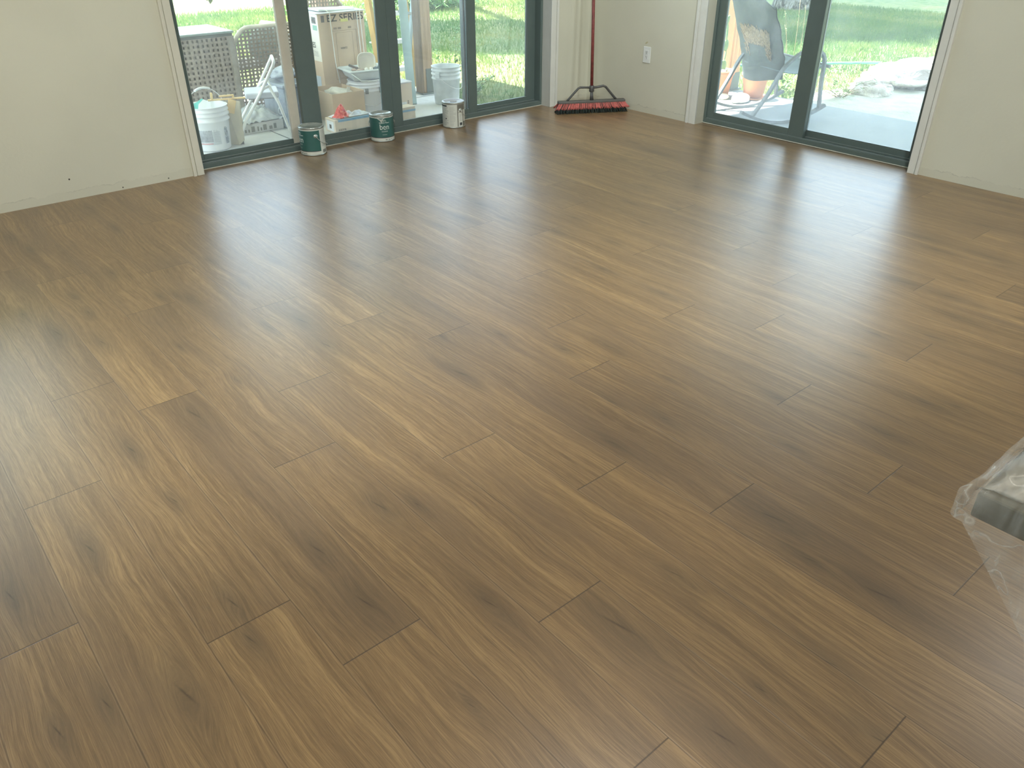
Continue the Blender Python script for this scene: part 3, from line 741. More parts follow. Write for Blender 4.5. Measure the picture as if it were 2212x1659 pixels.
def paint_can(loc, style, label, drip=None, group=None):
    r = empty('paint_can', loc); a0 = math.atan2(-loc[1], -loc[0]); R_, Hc = .084, .186
    rg = random.Random(style)
    MB().lathe([(0, .003), (R_-.004, .003), (R_-.001, 0), (R_+.0015, .002), (R_+.0015, .006), (R_, .009), (R_, Hc-.012), (R_+.0025, Hc-.008), (R_+.0025, Hc-.002), (R_, Hc), (R_-.008, Hc), (R_-.010, Hc-.006)], 64).build('body', steel, r)
    lid = MB().lathe([(0, Hc-.006), (R_-.022, Hc-.006), (R_-.021, Hc-.004), (R_-.013, Hc-.004), (R_-.012, Hc+.001), (R_-.0085, Hc+.001), (R_-.0085, Hc-.004)], 64).build('lid', lidm, r)
    w = MB(); patch(w, R_+.0006, a0, -179.9, 179.9, .009, Hc-.013, 72); wl = w.build('label_wrap', whitel, r, recalc=False)
    if style in (1, 2):
        g = MB(); pa, pb = (-150, 36) if style == 1 else (-82, 86)
        patch(g, R_+.0010, a0, pa, pb, .030, Hc-.020, 60)
        if style == 2: pass
        g.build('green_label', greenm, wl, recalc=False)
        g = MB(); patch(g, R_+.0012, a0, pa, pb, .0285, .0325, 60); g.build('label_stripe', mat('label_brown', (.07, .045, .05), .5), wl, recalc=False)
        pc = 12 if style == 2 else -68
        t = MB(); put_text(t, 'ben', .054, wrap(R_+.0013, a0, pc, .088), center=True, width=.066)
        put_text(t, 'Benjamin Moore', .0105, wrap(R_+.0013, a0, pc, .131), center=True, width=.072, bold=.0005)
        for q in (.078, .073): patch(t, R_+.0013, a0, pc-15, pc+15, q-.0012, q, 12)
        patch(t, R_+.0013, a0, pc-12, pc+10, .0505, .052, 12)
        # triangular mark
        for s_, (x0, x1, x2) in enumerate(((-.018, -.008, .002), (-.004, .006, .016))):
            f_ = wrap(R_+.0013, a0, pc, .143)
            def tri(s): return [f_(x0+(x1-x0)*0+(s*.003), s*.0015), f_(x2-s*.003, s*.0015), f_(x1, .0135-s*.003)]
            A_, B_ = tri(0), tri(1); 
            for i in range(3):
                j = (i+1) % 3; t.poly([A_[i], A_[j], B_[j], B_[i]])
        t.build('lettering', inkw, wl, recalc=False)
        t = MB(); put_text(t, '0001   Base 1X', .009, wrap(R_+.0009, a0, pc+18, .014), center=True, width=.050, bold=.0004)
        t.build('base_lettering', inkd, wl, recalc=False)
    if style == 1:   # back text panel and barcode on the right
        t = MB(); lines(t, R_+.0009, a0, 42, 78, .060, Hc-.022, 22, .0016, rg)
        t.build('fine_print', inkg, wl, recalc=False)
        t = MB()
        for k in range(13): patch(t, R_+.0010, a0, 47+k*1.9, 47+k*1.9+rg.choice((.7, 1.2)), .014, .036, 1)
        t.build('barcode', inkd, wl, recalc=False)
    if style == 3:
        t = MB(); lines(t, R_+.0009, a0, -78, -26, .022, Hc-.034, 30, .0017, rg, .4); t.build('fine_print', inkg, wl, recalc=False); t = MB()
        lines(t, R_+.0009, a0, -20, 16, .020, Hc-.030, 24, .0013, rg, .5); t.build('fine_print', inkg, wl, recalc=False); t = MB(); lines(t, R_+.0009, a0, 31, 50, .055, .100, 9, .0014, rg, .4)
        t.build('fine_print', inkg, wl, recalc=False)
        t = MB(); patch(t, R_+.0010, a0, 19, 24, .012, Hc-.014, 4); patch(t, R_+.0010, a0, 24, 70, Hc-.055, Hc-.014, 20)
        patch(t, R_+.0010, a0, 52, 57, .012, Hc-.05, 4); patch(t, R_+.0010, a0, 24, 57, .112, .1145, 12); patch(t, R_+.0010, a0, 57, 75, .012, .045, 8)
        t.build('label_border', mat('label_olive', (.16, .155, .125), .5), wl, recalc=False)
        for nm_, pa_ in (('barcode', (32, 47, .020, .040, 4)), ('title_band', (-88, -36, Hc-.030, Hc-.019, 16)), ('print_mark', (-46, -38, .066, .074, 3))):
            t = MB(); patch(t, R_+.0012, a0, *pa_); t.build(nm_, inkd, wl, recalc=False)
        MB().bx(-.022, .026, -.016, .018, Hc-.0035, Hc-.002).build('lid_sticker', mat('sticker_grey', (.45, .44, .40), .6), lid).rotation_euler = (0, 0, -.75)
    # ears and wire bail
    pe = {1: 16, 2: -86, 3: 37}[style]; ears = (pe, pe+180)
    wire = []
    for p in ears:
        a = a0+radians(p); Rm = Matrix.Rotation(a, 3, 'Z') @ Matrix.Rotation(pi/2, 3, 'Y')
        MB().lathe([(0, .006), (.006, .006), (.009, .002), (.013, .0015), (.014, 0)], 20, (R_*cos(a), R_*sin(a), Hc*.70), Rm).build('ear', steel, r)
    pts = []
    a = a0+radians(pe); 
    side = 1 if style != 2 else -1
    for k in range(21):
        q = k/20; an = a+side*pi*q; drop = sin(q*pi)
        pts.append(((R_+.008+.004*drop)*cos(an), (R_+.008+.004*drop)*sin(an), Hc*.70-.075*drop**.7))
    MB().tube(pts, .0016, 8).build('bail_wire', mat('wire_steel', (.60, .60, .55), .3, .6), r)
    if style == 2:   # paint run below the lid
        d = MB(); zt = Hc-.010
        outline = [(-34, 0), (-36, -.010), (-20, -.012), (-10, -.022), (-2, -.040), (3, -.038), (5, -.030), (9, -.016), (16, -.010), (40, -.009), (40, 0)]
        vs = [(wrap(R_+.0035 if abs(z_) < .03 else R_+.0022, a0, p, zt)(0, z_)) for p, z_ in outline]
        d.poly(vs); d.build('paint_drip', mat('dried_paint', (.40, .42, .36), .5), r, recalc=False)
    if style == 1:
        MB().bx(-.024, .010, -.012, .010, Hc-.0035, Hc-.0030).build('lid_mark', mat('lid_mark_dark', (.13, .15, .13), .4), lid).location = (-.036, -.02, 0)
    if style == 3:
        lid.data.materials[0] = mat('lid_bluish', (.66, .72, .76), .3, .1)
    tag(r, label, 'paint can', 'gallon paint cans along the back door'); return r
paint_can((2.489, 5.050, 0), 1, 'green paint can with a pale barcode panel at its right, nearest the left casing')
paint_can((3.046, 5.055, 0), 2, 'green paint can facing forward with a paint run below its lid')
paint_can((3.680, 5.045, 0), 3, 'pale grey labelled paint can with a light lid, right of the green cans')

# ================================================================== PUSH BROOM
bl = Vector((4.585, 4.815, 0)); br = Vector((5.04, 4.63, 0)); dv = (br-bl); Lb = .60
rz = math.atan2(-.36, .93)
r = empty('push_broom', (4.815, 4.695, 0), -.52)
redm = mat('bristle_red', (.50, .13, .11), .6, var=.25, scale=60); blackm = mat('bristle_black', (.03, .045, .04), .7, var=.3, scale=60)
metg = mat('brace_grey', (.085, .085, .08), .4, .3)
HB = .30
MB().bx(-HB+.02, HB-.02, -.028, .028, .072, .094, .006).build('head_block', mat('broom_block', (.10, .095, .085), .5), r)
rg = random.Random(2)
b = MB(); k2 = MB()
N = 46
for i in range(N+1):
    q = -HB+.03+(2*HB-.06)*i/N
    for row in (-.030, .030):
        fl = (q/HB)*.040
        s_ = 1 if row > 0 else -1
        for j in range(3):
            dx = rg.uniform(-.004, .004)
            b.tube([(q+dx, row*.8, .078), (q+dx+fl*.6, row+s_*.010, .050), (q+dx*2+fl, row+s_*.018, rg.uniform(.030, .040))], [.0028, .0032, .0020], 5)
for i in range(70):
    q = -HB+.035+(2*HB-.07)*i/69
    for row in (-.036, -.018, 0, .018, .036):
        k2.tube([(q, row*.7, .075), (q+rg.uniform(-.006, .006)+(q/HB)*.035, row*1.25-.004, .001)], [.0034, .0030], 5)
b.build('outer_bristles', redm, r)['kind'] = 'stuff'; k2.build('inner_bristles', blackm, r)['kind'] = 'stuff'
# bracket, socket and brace arms
MB().tube([(0, 0, .09), (0, .004, .125), (0, .010, .165)], [.016, .013, .012], 14).build('socket', metg, r)
MB().lathe([(.018, 0), (.0205, .004), (.0205, .040), (.017, .048), (.0, .048)], 18, (0, .012, .155), Matrix.Rotation(-.10, 3, 'X')).build('collar', metg, r)
MB().tube([(-.205, 0, .094), (-.19, .001, .108), (-.115, .006, .185), (-.095, .008, .193), (-.04, .010, .190), (0, .010, .186)], .0085, 10).build('brace_arm', metg, r)
MB().tube([(.205, 0, .094), (.19, .001, .108), (.115, .006, .190), (.095, .008, .198), (.04, .010, .190), (0, .010, .186)], .0095, 10).build('brace_arm', metg, r)
MB().tube([(0, .014, .19), (0, .06, .65), (0, .115, 1.15), (0, .150, 1.55)], .0125, 14).build('handle', mat('handle_red', (.20, .045, .040), .4, var=.3, scale=40), r)
tag(r, 'red push broom with black inner bristles leaning in the corner between the doors', 'broom')

# outlet
r = empty('wall_outlet', (XR, 4.412, .438))
plm = mat('outlet_white', (.72, .74, .70), .35, 0, .02)
MB().bx(-.006, 0, -.037, .037, -.060, .060, .003).build('cover_plate', plm, r)
f = MB().bx(-.0085, -.005, -.017, .017, -.034, .034, .001).build('receptacle', mat('outlet_insert', (.66, .68, .65), .35), r)
b = MB()
for s_ in (-1, 1):
    z_ = .017*s_
    b.bx(-.0092, -.0084, .004, .0065, z_-.001, z_+.008); b.bx(-.0092, -.0084, -.0065, -.004, z_, z_+.007); b.bx(-.0092, -.0084, -.0025, .0025, z_-.009, z_-.004)
b.build('slots', mat('slot_dark', (.05, .05, .05), .6), f)
tag(r, 'white double socket outlet low on the wall right of the broom', 'outlet')

# ================================================================== COUNTER CORNER UNDER PLASTIC
cz = .878
stone = mat('counter_olive', (.072, .066, .034), .7, 0, .3, 9, spec=.2)
r = empty('kitchen_island', (.873, .20, 0))
MB().bx(0, 1.1, -1.6, 0, cz-.036, cz, .003).build('countertop', stone, r)
MB().bx(.32, 1.05, -1.5, -.30, .08, cz-.036, .002).build('cabinet', mat('cabinet_white', (.55, .53, .48), .5), r)
MB().bx(.37, 1.0, -1.45, -.35, 0, .08).build('plinth', mat('plinth_dark', (.1, .09, .08), .6), r)
tag(r, 'dark olive countertop corner wrapped in plastic at the right edge', 'kitchen island')
t = NT('plastic_sheet'); o_ = t.obj()
P_ = t.xyz(o_); n1 = t.noise(o_, 12, 3, .5, .6); n2 = t.noise(t.cxyz(t.m('MULTIPLY', P_[0], 16), t.m('MULTIPLY', P_[1], 45), t.m('MULTIPLY', P_[2], 14)), 1, 4, .6, .7)
pr = t.n('BsdfPrincipled'); pr.inputs['Base Color'].default_value = (.80, .80, .74, 1); pr.inputs['Roughness'].default_value = .22
t.link(t.bump(t.m('ADD', n1, t.m('MULTIPLY', n2, .5)), .8, .012), pr.inputs['Normal'])
tr = t.n('BsdfTransparent'); mx = t.n('MixShader')
ridge = t.mr(t.m('ABSOLUTE', t.m('SUBTRACT', n1, .5)), .0, .018, .22, .0)
t.link(t.m('ADD', t.mr(n2, .40, .78, .12, .38), ridge, clamp=True), mx.inputs[0]); t.link(tr.outputs[0], mx.inputs[1]); t.link(pr.outputs[0], mx.inputs[2]); t.link(mx.outputs[0], t.out.inputs[0])
from mathutils import noise as mnoise
def sheet(u, v):
    # u runs round the rim (front side, corner, far side), v from the inner top over the edge and down
    L1, L2 = 1.3, .95; s_ = u*(L1+L2+.10)
    if s_ < L1: base = Vector((0, -(L1-s_), 0)); nrm = Vector((-1, 0, 0)); dep = min(.42, .04+1.15*(L1-s_))
    elif s_ < L1+.10:
        a = (s_-L1)/.10*pi/2; base = Vector((0, 0, 0)); nrm = Vector((-cos(a), sin(a), 0)); dep = .04
    else: base = Vector((s_-L1-.10, 0, 0)); nrm = Vector((0, 1, 0)); dep = .03+.03*abs(sin((s_-L1)*9))
    w_ = mnoise.noise(Vector((s_*9, v*2.2, 1.3)))*.010+mnoise.noise(Vector((s_*30, v*4, 5)))*.004
    if v < .4:
        q = v/.4; inn = (1-q)*.40
        p = base-nrm*inn+nrm*(.004*q); z_ = cz+.0035+abs(w_)*.75*(1 if q > .12 else .4)
        if inn > 0 and nrm.x != 0 and nrm.y != 0: p = base-nrm*inn
        return (p.x+.873, p.y+.20, z_)
    q = (v-.4)/.6; out = .005+.010*(1-math.exp(-q*4))+w_*.5*min(1, q*3)+.006*math.exp(-((s_-L1-.05)/.08)**2)*min(1, q*4)
    out = max(out, .004)
    p = base+nrm*out; z_ = cz+.005-dep*q**1.15+w_*.4*(q)
    return (p.x+.873, p.y+.20, z_)
b = MB(); b.grid(sheet, 150, 36)
tag(b.build('plastic_sheet', t.mat, recalc=False), 'clear wrinkled plastic sheet draped over the countertop corner', 'plastic sheet')
# ================================================================== THINGS ON THE BACK PATIO
whitep = mat('bucket_white', (.76, .77, .79), .4, 0, .05, 5)
greyp = mat('bucket_worn', (.62, .66, .68), .5, 0, .16, 9)
def bucket(loc, R_, h, m_, label, name='plastic_bucket', handle='up', ha=0.0, extra=None):
    r = empty(name, loc); rb = R_*.86
    prof = [(0, .004), (rb*.94, .004), (rb*.96, 0), (rb, .006), (R_*.965, h*.66), (R_*1.02, h*.67), (R_*1.02, h*.70), (R_*.97, h*.71), (R_*.975, h*.78), (R_*1.035, h*.79), (R_*1.035, h*.82), (R_*.975, h*.83),
            (R_*.98, h*.88), (R_*1.03, h*.885), (R_*1.03, h*.91), (R_*.98, h*.92), (R_, h*.985), (R_*1.03, h*.99), (R_*1.03, h), (R_*.985, h), (R_*.96, h*.98), (rb*.93, .02), (0, .018)]
    MB().lathe(prof, 48).build('body', m_, r)
    for s_ in (0, 1):
        a = ha+pi*s_; Rm = Matrix.Rotation(a, 3, 'Z')
        MB().box((R_*1.045*cos(a), R_*1.045*sin(a), h*.80), (.016, .045, .05), Rm, .004).build('handle_lug', m_, r)
    pts = []
    for k in range(25):
        q = k/24*pi; x_ = R_*1.08*cos(q)
        if handle == 'up': y_, z_ = .0, h*.80+sin(q)*R_*1.22
        else: y_, z_ = -sin(q)*R_*1.10, h*.80-sin(q)*R_*.95
        if handle == 'up': y_ = .12*sin(q)*R_
        pts.append((x_*cos(ha)-y_*sin(ha), x_*sin(ha)+y_*cos(ha), z_))
    MB().tube(pts, .0022, 8).build('wire_handle', mat('wire_light', (.68, .68, .68), .35, .2), r)
    if handle == 'up':
        g = pts[9:16]; MB().tube(g, .008, 10).build('handle_grip', mat('grip_white', (.78, .80, .82), .4), r)
    tag(r, label, 'bucket'); return r
A_ = bucket((2.093, 5.826, PZ), .140, .301, whitep, 'white bucket with raised wire handle and printed label just inside the first pane', handle='up', ha=.15)
a0 = math.atan2(-5.826, -2.093)
b = MB(); patch(b, .1305, a0, -48, 26, .050, .165, 20); lb_ = b.build('bucket_label', mat('bucket_label_paper', (.50, .52, .54), .6, var=.15), A_, recalc=False)
b = MB(); patch(b, .1312, a0, -40, 2, .070, .160, 12); b.build('label_picture', mat('label_photo_grey', (.30, .31, .33), .6, var=.35, scale=25), lb_, recalc=False)
b = MB(); lines(b, .1312, a0, 6, 24, .072, .158, 14, .0022, random.Random(3)); b.build('fine_print', mat('ink_mid', (.36, .36, .38), .6), lb_, recalc=False)
b = MB(); patch(b, .1315, a0, -40, 0, .056, .060, 8); b.build('red_line', mat('ink_red', (.50, .08, .07), .6), lb_, recalc=False)
b = MB(); patch(b, .1315, a0, 42, 57, .045, .170, 6); wl_ = b.build('warning_label', mat('warning_pale', (.42, .46, .52), .6), A_, recalc=False)
b = MB(); lines(b, .1322, a0, 43, 56, .050, .090, 12, .002, random.Random(4)); lines(b, .1322, a0, 43, 56, .145, .167, 4, .003, random.Random(5))
pts = [(lambda an, zz: (.1325*cos(a0+radians(49.5)+.011*cos(an)/.1325), .1325*sin(a0+radians(49.5)+.011*cos(an)/.1325), .118+.020*sin(an)))(2*pi*k/24, 0) for k in range(24)]
b.tube(pts, .0016, 5, closed=True)
b.tube([(.1325*cos(a0+radians(49.5)+q/.1325), .1325*sin(a0+radians(49.5)+q/.1325), .118+q*1.8) for q in (-.008, 0, .008)], .0016, 5)
b.build('warning_symbol', inkd, wl_, recalc=False)
# things in the bucket
b = MB(); b.extr([(-.09, 0, 0), (.05, 0, 0), (.045, 0, .10), (.0, 0, .125), (-.06, 0, .085)], (0, .05, 0)); o = b.build('sanding_pad', mat('pad_teal', (.12, .55, .50), .6)); o.location = (2.05, 5.80, .175); o.rotation_euler = (-.25, .1, -.3)
tag(o, 'teal and white plastic pad standing in the white bucket', 'sanding pad')
b = MB(); b.extr([(-.05, -.002, .0), (.05, -.002, 0), (.045, -.002, .09), (.0, -.002, .11), (-.035, -.002, .075)], (0, .012, 0)); b.build('white_face', mat('pad_white', (.78, .82, .84), .5), o).location = (.01, -.012, .01)
bucket((4.27, 5.944, PZ), .124, .311, greyp, 'empty bluish grey bucket spotted with dried paint beside the porch post', handle='down', ha=.35)
o = None
splash = MB(); a0 = math.atan2(-5.944, -4.27); rg = random.Random(9)
for (p, z_, w_, h_) in ((8, .185, 8, .010), (5, .172, 4, .012), (10, .150, 10, .014), (2, .125, 4, .018), (-8, .105, 5, .04), (-14, .085, 3, .03), (20, .10, 2, .004), (-60, .14, 3, .012), (-50, .07, 5, .012), (-22, .04, 7, .012)):
    splash = MB(); patch(splash, .124*(.865+.30*z_), a0, p-w_/2, p+w_/2, z_-h_/2, z_+h_/2, 4)
    splash.build('paint_splash', mat('splash_white', (.82, .84, .84), .5), [q for q in bpy.data.objects if q.name.startswith('plastic_bucket')][-1], recalc=False)
B_ = bucket((3.60, 6.18, PZ), .148, .25, whitep, 'white bucket with dark measuring clips holding up the roller tray', handle='down', ha=-.2)
a0 = math.atan2(-6.18, -3.60)
for p in (2, 50):
    b = MB(); patch(b, .156, a0, p-5, p+5, .155, .198, 3); b.build('clip', mat('clip_dark', (.16, .17, .17), .5), B_, recalc=False, solid=.003)

# roller tray on the bucket
r = empty('roller_tray', (3.60, 6.18, .205), -.15)
traym = mat('tray_grey', (.62, .67, .68), .35, 0, .08)
def tray_fn(u, v):
    x = (u-.5)*2; y = (v-.5)*2
    e = max(abs(x), abs(y)); k = min(1, max(0, (e-.72)/.20)); hh = k*k*(3-2*k)
    return (x*.185*(.86+.14*min(1, e)), y*.145*(.86+.14*min(1, e)), -.0+.085*hh+.018*(y+1)*.5*(1-hh)-(.012 if e > .965 else 0))
MB().grid(tray_fn, 40, 40).build('tray', traym, r, solid=.004)
MB().tube([(-.18, -.14, .075), (-.10, -.165, .01), (-.02, -.175, .004), (.17, -.172, .012)], .004, 8).build('tray_rib', mat('rib_white', (.70, .74, .73), .4), r)
tag(r, 'grey plastic paint tray full of small tools on top of the bucket', 'paint tray')
bw = Vector((3.60, 6.13, .345))
# pale pot tipped towards the door
r = empty('tipped_pot', (3.605, 6.14, .335)); Rm = Matrix.Rotation(-.55, 3, 'Z') @ Matrix.Rotation(radians(76), 3, 'X')
b = MB()
def sq(rr, z_): return [(Rm @ Vector((rr*math.copysign(abs(cos(a))**.65, cos(a)), rr*math.copysign(abs(sin(a))**.65, sin(a)), z_))) for a in [2*pi*i/36 for i in range(36)]]
prof = [(.056, -.075), (.070, -.072), (.078, .0), (.082, .002), (.082, -.004+.008), (.075, .003), (.062, -.062), (.0, -.062)]
rings = [[b.bm.verts.new(p) for p in sq(rr*.93, z_)] for rr, z_ in prof if rr > 0]
for X_, Y_ in zip(rings[:-1], rings[1:]):
    for i in range(36): f_ = b.bm.faces.new((X_[i], X_[(i+1) % 36], Y_[(i+1) % 36], Y_[i])); f_.smooth = True
b.bm.faces.new(rings[0]); b.bm.faces.new(rings[-1])
b.build('pot_shell', mat('pot_cream', (.74, .70, .60), .5, 0, .06), r)
tag(r, 'cream squared plastic pot tipped open towards the door on the tray', 'paint pot')
rg = random.Random(12)
items = [((-.09, -.02), (.040, .016, .014), 'rag_pink', (.50, .38, .33), 'pinkish folded rag at the left of the tray', 'rag'),
         ((-.06, -.055), (.036, .015, .013), 'rag_tan', (.52, .42, .36), 'tan rag in front of the pinkish rag', 'rag'),
         ((-.015, -.085), (.017, .016, .017), 'knob_white', (.78, .76, .70), 'left of the two white roller ends on the tray', 'roller end'),
         ((.025, -.088), (.017, .016, .017), 'knob_white', (.78, .76, .70), 'right of the two white roller ends on the tray', 'roller end'),
         ((.065, -.085), (.019, .018, .018), 'cap_slate', (.14, .18, .22), 'slate blue cap next to the white roller ends', 'cap'),
         ((.105, -.075), (.020, .018, .020), 'cap_slate', (.14, .18, .22), 'slate blue cap at the right end of the tray', 'cap')]
for (px, py), rad, mn, colr, lb2, ct in items:
    b = MB(); b.blob((0, 0, 0), rad, .25, rg.random()*9, 2)
    o = b.build({'rag': 'rag', 'roller end': 'roller_end', 'cap': 'bottle_cap'}[ct], mat(mn, colr, .7)); c_, s_ = cos(-.15), sin(-.15)
    o.location = (3.60+px*c_-py*s_, 6.18+px*s_+py*c_, .268+rad[2]); tag(o, lb2, ct)
b = MB(); b.box((0, 0, 0), (.05, .03, .035), None, .004); b.box((.02, -.012, .0), (.018, .018, .030), None, .003); b.box((-.05, 0, .01), (.06, .018, .018), None, .005)
o = b.build('putty_tool', mat('tool_dark', (.12, .10, .09), .5, var=.5, scale=60)); o.location = (3.53, 6.17, .28); o.rotation_euler = (.2, .4, -.4); tag(o, 'dark hand tool leaning in the tray left of the cream pot', 'hand tool')

# cardboard boxes
card = mat('cardboard', (.60, .45, .31), .85, 0, .07, 6, .1, 40)
card2 = mat('cardboard_pale', (.66, .55, .44), .85, 0, .06, 6)
cardw = mat('cardboard_white_face', (.74, .72, .62), .8, 0, .05, 6)
inkc = mat('ink_brown', (.10, .085, .07), .7)
# heater box
hx0, hx1, hy0, hy1, hz0, hz1 = 3.309, 3.74, 6.345, 6.68, PZ, .702
r = empty('heater_box', (hx0, hy0, hz0))
W_, D_, H_ = hx1-hx0, hy1-hy0, hz1-hz0
b = MB(); b.bx(0, W_, 0, D_, 0, H_, .003)
b.build('carton_body', card, r)
b = MB(); b.bx(-.0012, 0, .004, D_-.004, H_*.52, H_-.004); fl_ = b.build('side_print', cardw, r)
b = MB(); b.bx(-.02, W_+.015, -.01, D_+.01, H_, H_+.006, .002); b.box((W_*.5, D_*.5, H_+.012), (W_*.8, D_*.7, .012), Matrix.Rotation(.04, 3, 'Y'), .004)
b.build('foam_top', mat('foam_wrap', (.66, .70, .72), .6), r)
fr_ = lambda x0, z0: (lambda x, y: (x0+x, -.0012, z0+y))
sd_ = lambda y0, z0: (lambda x, y: (-.0022, y0-x, z0+y))
t = MB(); put_text(t, 'EZ SERIES', .074, fr_(.085, H_*.915), width=.335, bold=.002); t.build('series_lettering', inkc, r); t = MB(); t.bx(.030, .058, -.0014, 0, H_*.915, H_*.915+.050)
t.build('logo_mark', inkc, r); t = MB(); put_text(t, 'TANKLESS TECHNOLOGY', .018, fr_(.060, .135), width=.22, bold=.001); t.build('technology_lettering', inkc, r); t = MB(); put_text(t, '009 NO', .062, fr_(.105, .055), width=.20, bold=.002)
t.build('number_lettering', inkc, r); t = MB(); put_text(t, 'NORITZ', .020, fr_(.185, H_*.63), width=.06, bold=.0006)
t.build('maker_lettering', inkc, r)
t = MB()
def frame_rect(t, x0, x1, z0, z1, w=.0022):
    for a_ in ((x0, x1, z0, z0+w), (x0, x1, z1-w, z1), (x0, x0+w, z0, z1), (x1-w, x1, z0, z1)): t.bx(a_[0], a_[1], -.0012, 0, a_[2], a_[3])
frame_rect(t, .115, .345, .24, H_*.82); frame_rect(t, .150, .305, .25, H_*.80, .0015); frame_rect(t, .215, .25, .25, .30, .0015)
for q in (.135, .175, .27): t.bx(q, q+.03, -.0012, 0, H_*.835, H_*.855)
t.build('line_drawing', mat('ink_light_brown', (.27, .20, .14), .7), r)
t = MB(); t.bx(.205, .275, -.0022, -.0005, H_*.905, H_*.935); t.build('yellow_sticker', mat('sticker_yellow', (.70, .66, .22), .6), r)
t = MB(); put_text(t, 'EZ SERIES', .060, sd_(D_-.020, H_*.655), width=.235, bold=.0015)
t.build('side_series_lettering', mat('ink_side', (.15, .155, .15), .7), fl_); t = MB(); put_text(t, 'NORITZ', .016, sd_(D_-.085, H_*.745), width=.08, bold=.0006)
t.build('side_maker_lettering', MATS['ink_side'], fl_)
for (a_, c_) in ((0, 0), (0, 1), (1, 0), (1, 1)): t = MB(); t.bx(-.0022, -.001, D_-.018-.034*c_-.028, D_-.018-.034*c_, H_*.965-.055*a_-.048, H_*.965-.055*a_); t.build('handling_symbol', MATS['ink_side'], fl_)
t = MB(); t.bx(-.0022, -.001, .035, .105, H_*.90, H_*.965); t.build('gas_square', MATS['ink_side'], fl_); t = MB()
for k in range(5): t.bx(-.0022, -.001, .05, D_-.03-.02*(k % 3), H_*.57+.009*k, H_*.57+.009*k+.002)
t.build('side_fine_print', MATS['ink_side'], fl_)
t = MB(); put_text(t, 'NG', .055, lambda x, y: (-.0030, .100-x, H_*.910+y), width=.058, bold=.001); t.build('gas_lettering', cardw, fl_)
t = MB(); t.bx(-.0024, -.001, .025, .095, H_*.835, H_*.885); t.build('green_square', mat('print_green', (.22, .42, .32), .7), fl_)
t = MB(); t.lathe([(0, .0), (.014, 0), (.014, .002), (0, .002)], 20, (-.001, D_*.55, H_*.80), Matrix.Rotation(-pi/2, 3, 'Y')); t.build('hand_hole', inkc, fl_)
for k, (x0, x1) in enumerate(((.105, .150), (W_-.075, W_-.085), (W_-.045, W_-.060))):
    b = MB(); b.tube([(x0-.05, D_*.5, H_+.026), (x0-.02, .02, H_+.026), (x0, -.012, H_+.008), (x0+.01, -.010, H_*.5), (x1, -.006, .12)], .004, 6, flat=(.010, .003))
    b.build('strap', mat('strap_white', (.74, .72, .66), .5), r)
tag(r, 'tall tan heater carton with dark printed lettering and white straps', 'cardboard box')

# lattice helper for wicker
wick = mat('wicker_brown', (.29, .245, .205), .7, 0, .25, 40)
wickf = mat('wicker_rim', (.30, .27, .235), .6, 0, .15, 20)
def lattice(mb, o, u, v, nu, nv, w=.017, th=.006, skip=None, shape=None):
    o = Vector(o); u = Vector(u); v = Vector(v); n = u.cross(v).normalized()
    U, V_ = u.normalized(), v.normalized(); Rm = Matrix((U, V_, n)).transposed()
    for i in range(nu+1):
        p = o+u*(i/nu); top = shape(i/nu) if shape else 1.0
        mb.box(p+v*.5*top+n*(.003 if i % 2 else -.003), (w, v.length*top, th), Rm)
    for j in range(nv+1):
        q = j/nv
        if shape:
            xs = [k/40 for k in range(41) if shape(k/40) >= q]
            if not xs: continue
            a_, b_ = min(xs), max(xs)
        else: a_, b_ = 0, 1
        mb.box(o+v*q+u*(a_+b_)/2, (u.length*(b_-a_), w*.8, th), Rm)
# wicker table with dark skirt
r = empty('wicker_table', (1.72, 6.50, PZ))
MB().bx(0, .94, 0, .50, .655, .672, .006).build('table_top', mat('table_glass_grey', (.22, .28, .27), .25), r)
MB().bx(.01, .93, .01, .49, .635, .654, .004).build('table_rim', mat('table_rim_dark', (.10, .11, .10), .5), r)
b = MB(); lattice(b, (.03, .02, .0), (.90, 0, 0), (0, 0, .635), 24, 17, .022); b.build('woven_skirt', wick, r)
b = MB(); b.bx(.03, .93, .050, .058, .0, .635); b.build('skirt_shade_backing', mat('wicker_shade', (.17, .135, .11), .8), r)  # backing panel, shade behind the weave put into its dark colour
b = MB(); lattice(b, (.92, .03, .0), (0, .45, 0), (0, 0, .635), 12, 17, .022); b.build('woven_side', wick, r)
for (x_, y_) in ((.03, .03), (.91, .03), (.03, .47), (.91, .47)):
    MB().bx(x_-.018, x_+.018, y_-.018, y_+.018, 0, .635).build('leg', wickf, r)
tag(r, 'brown wicker table with a grey glass top behind the white bucket', 'table')
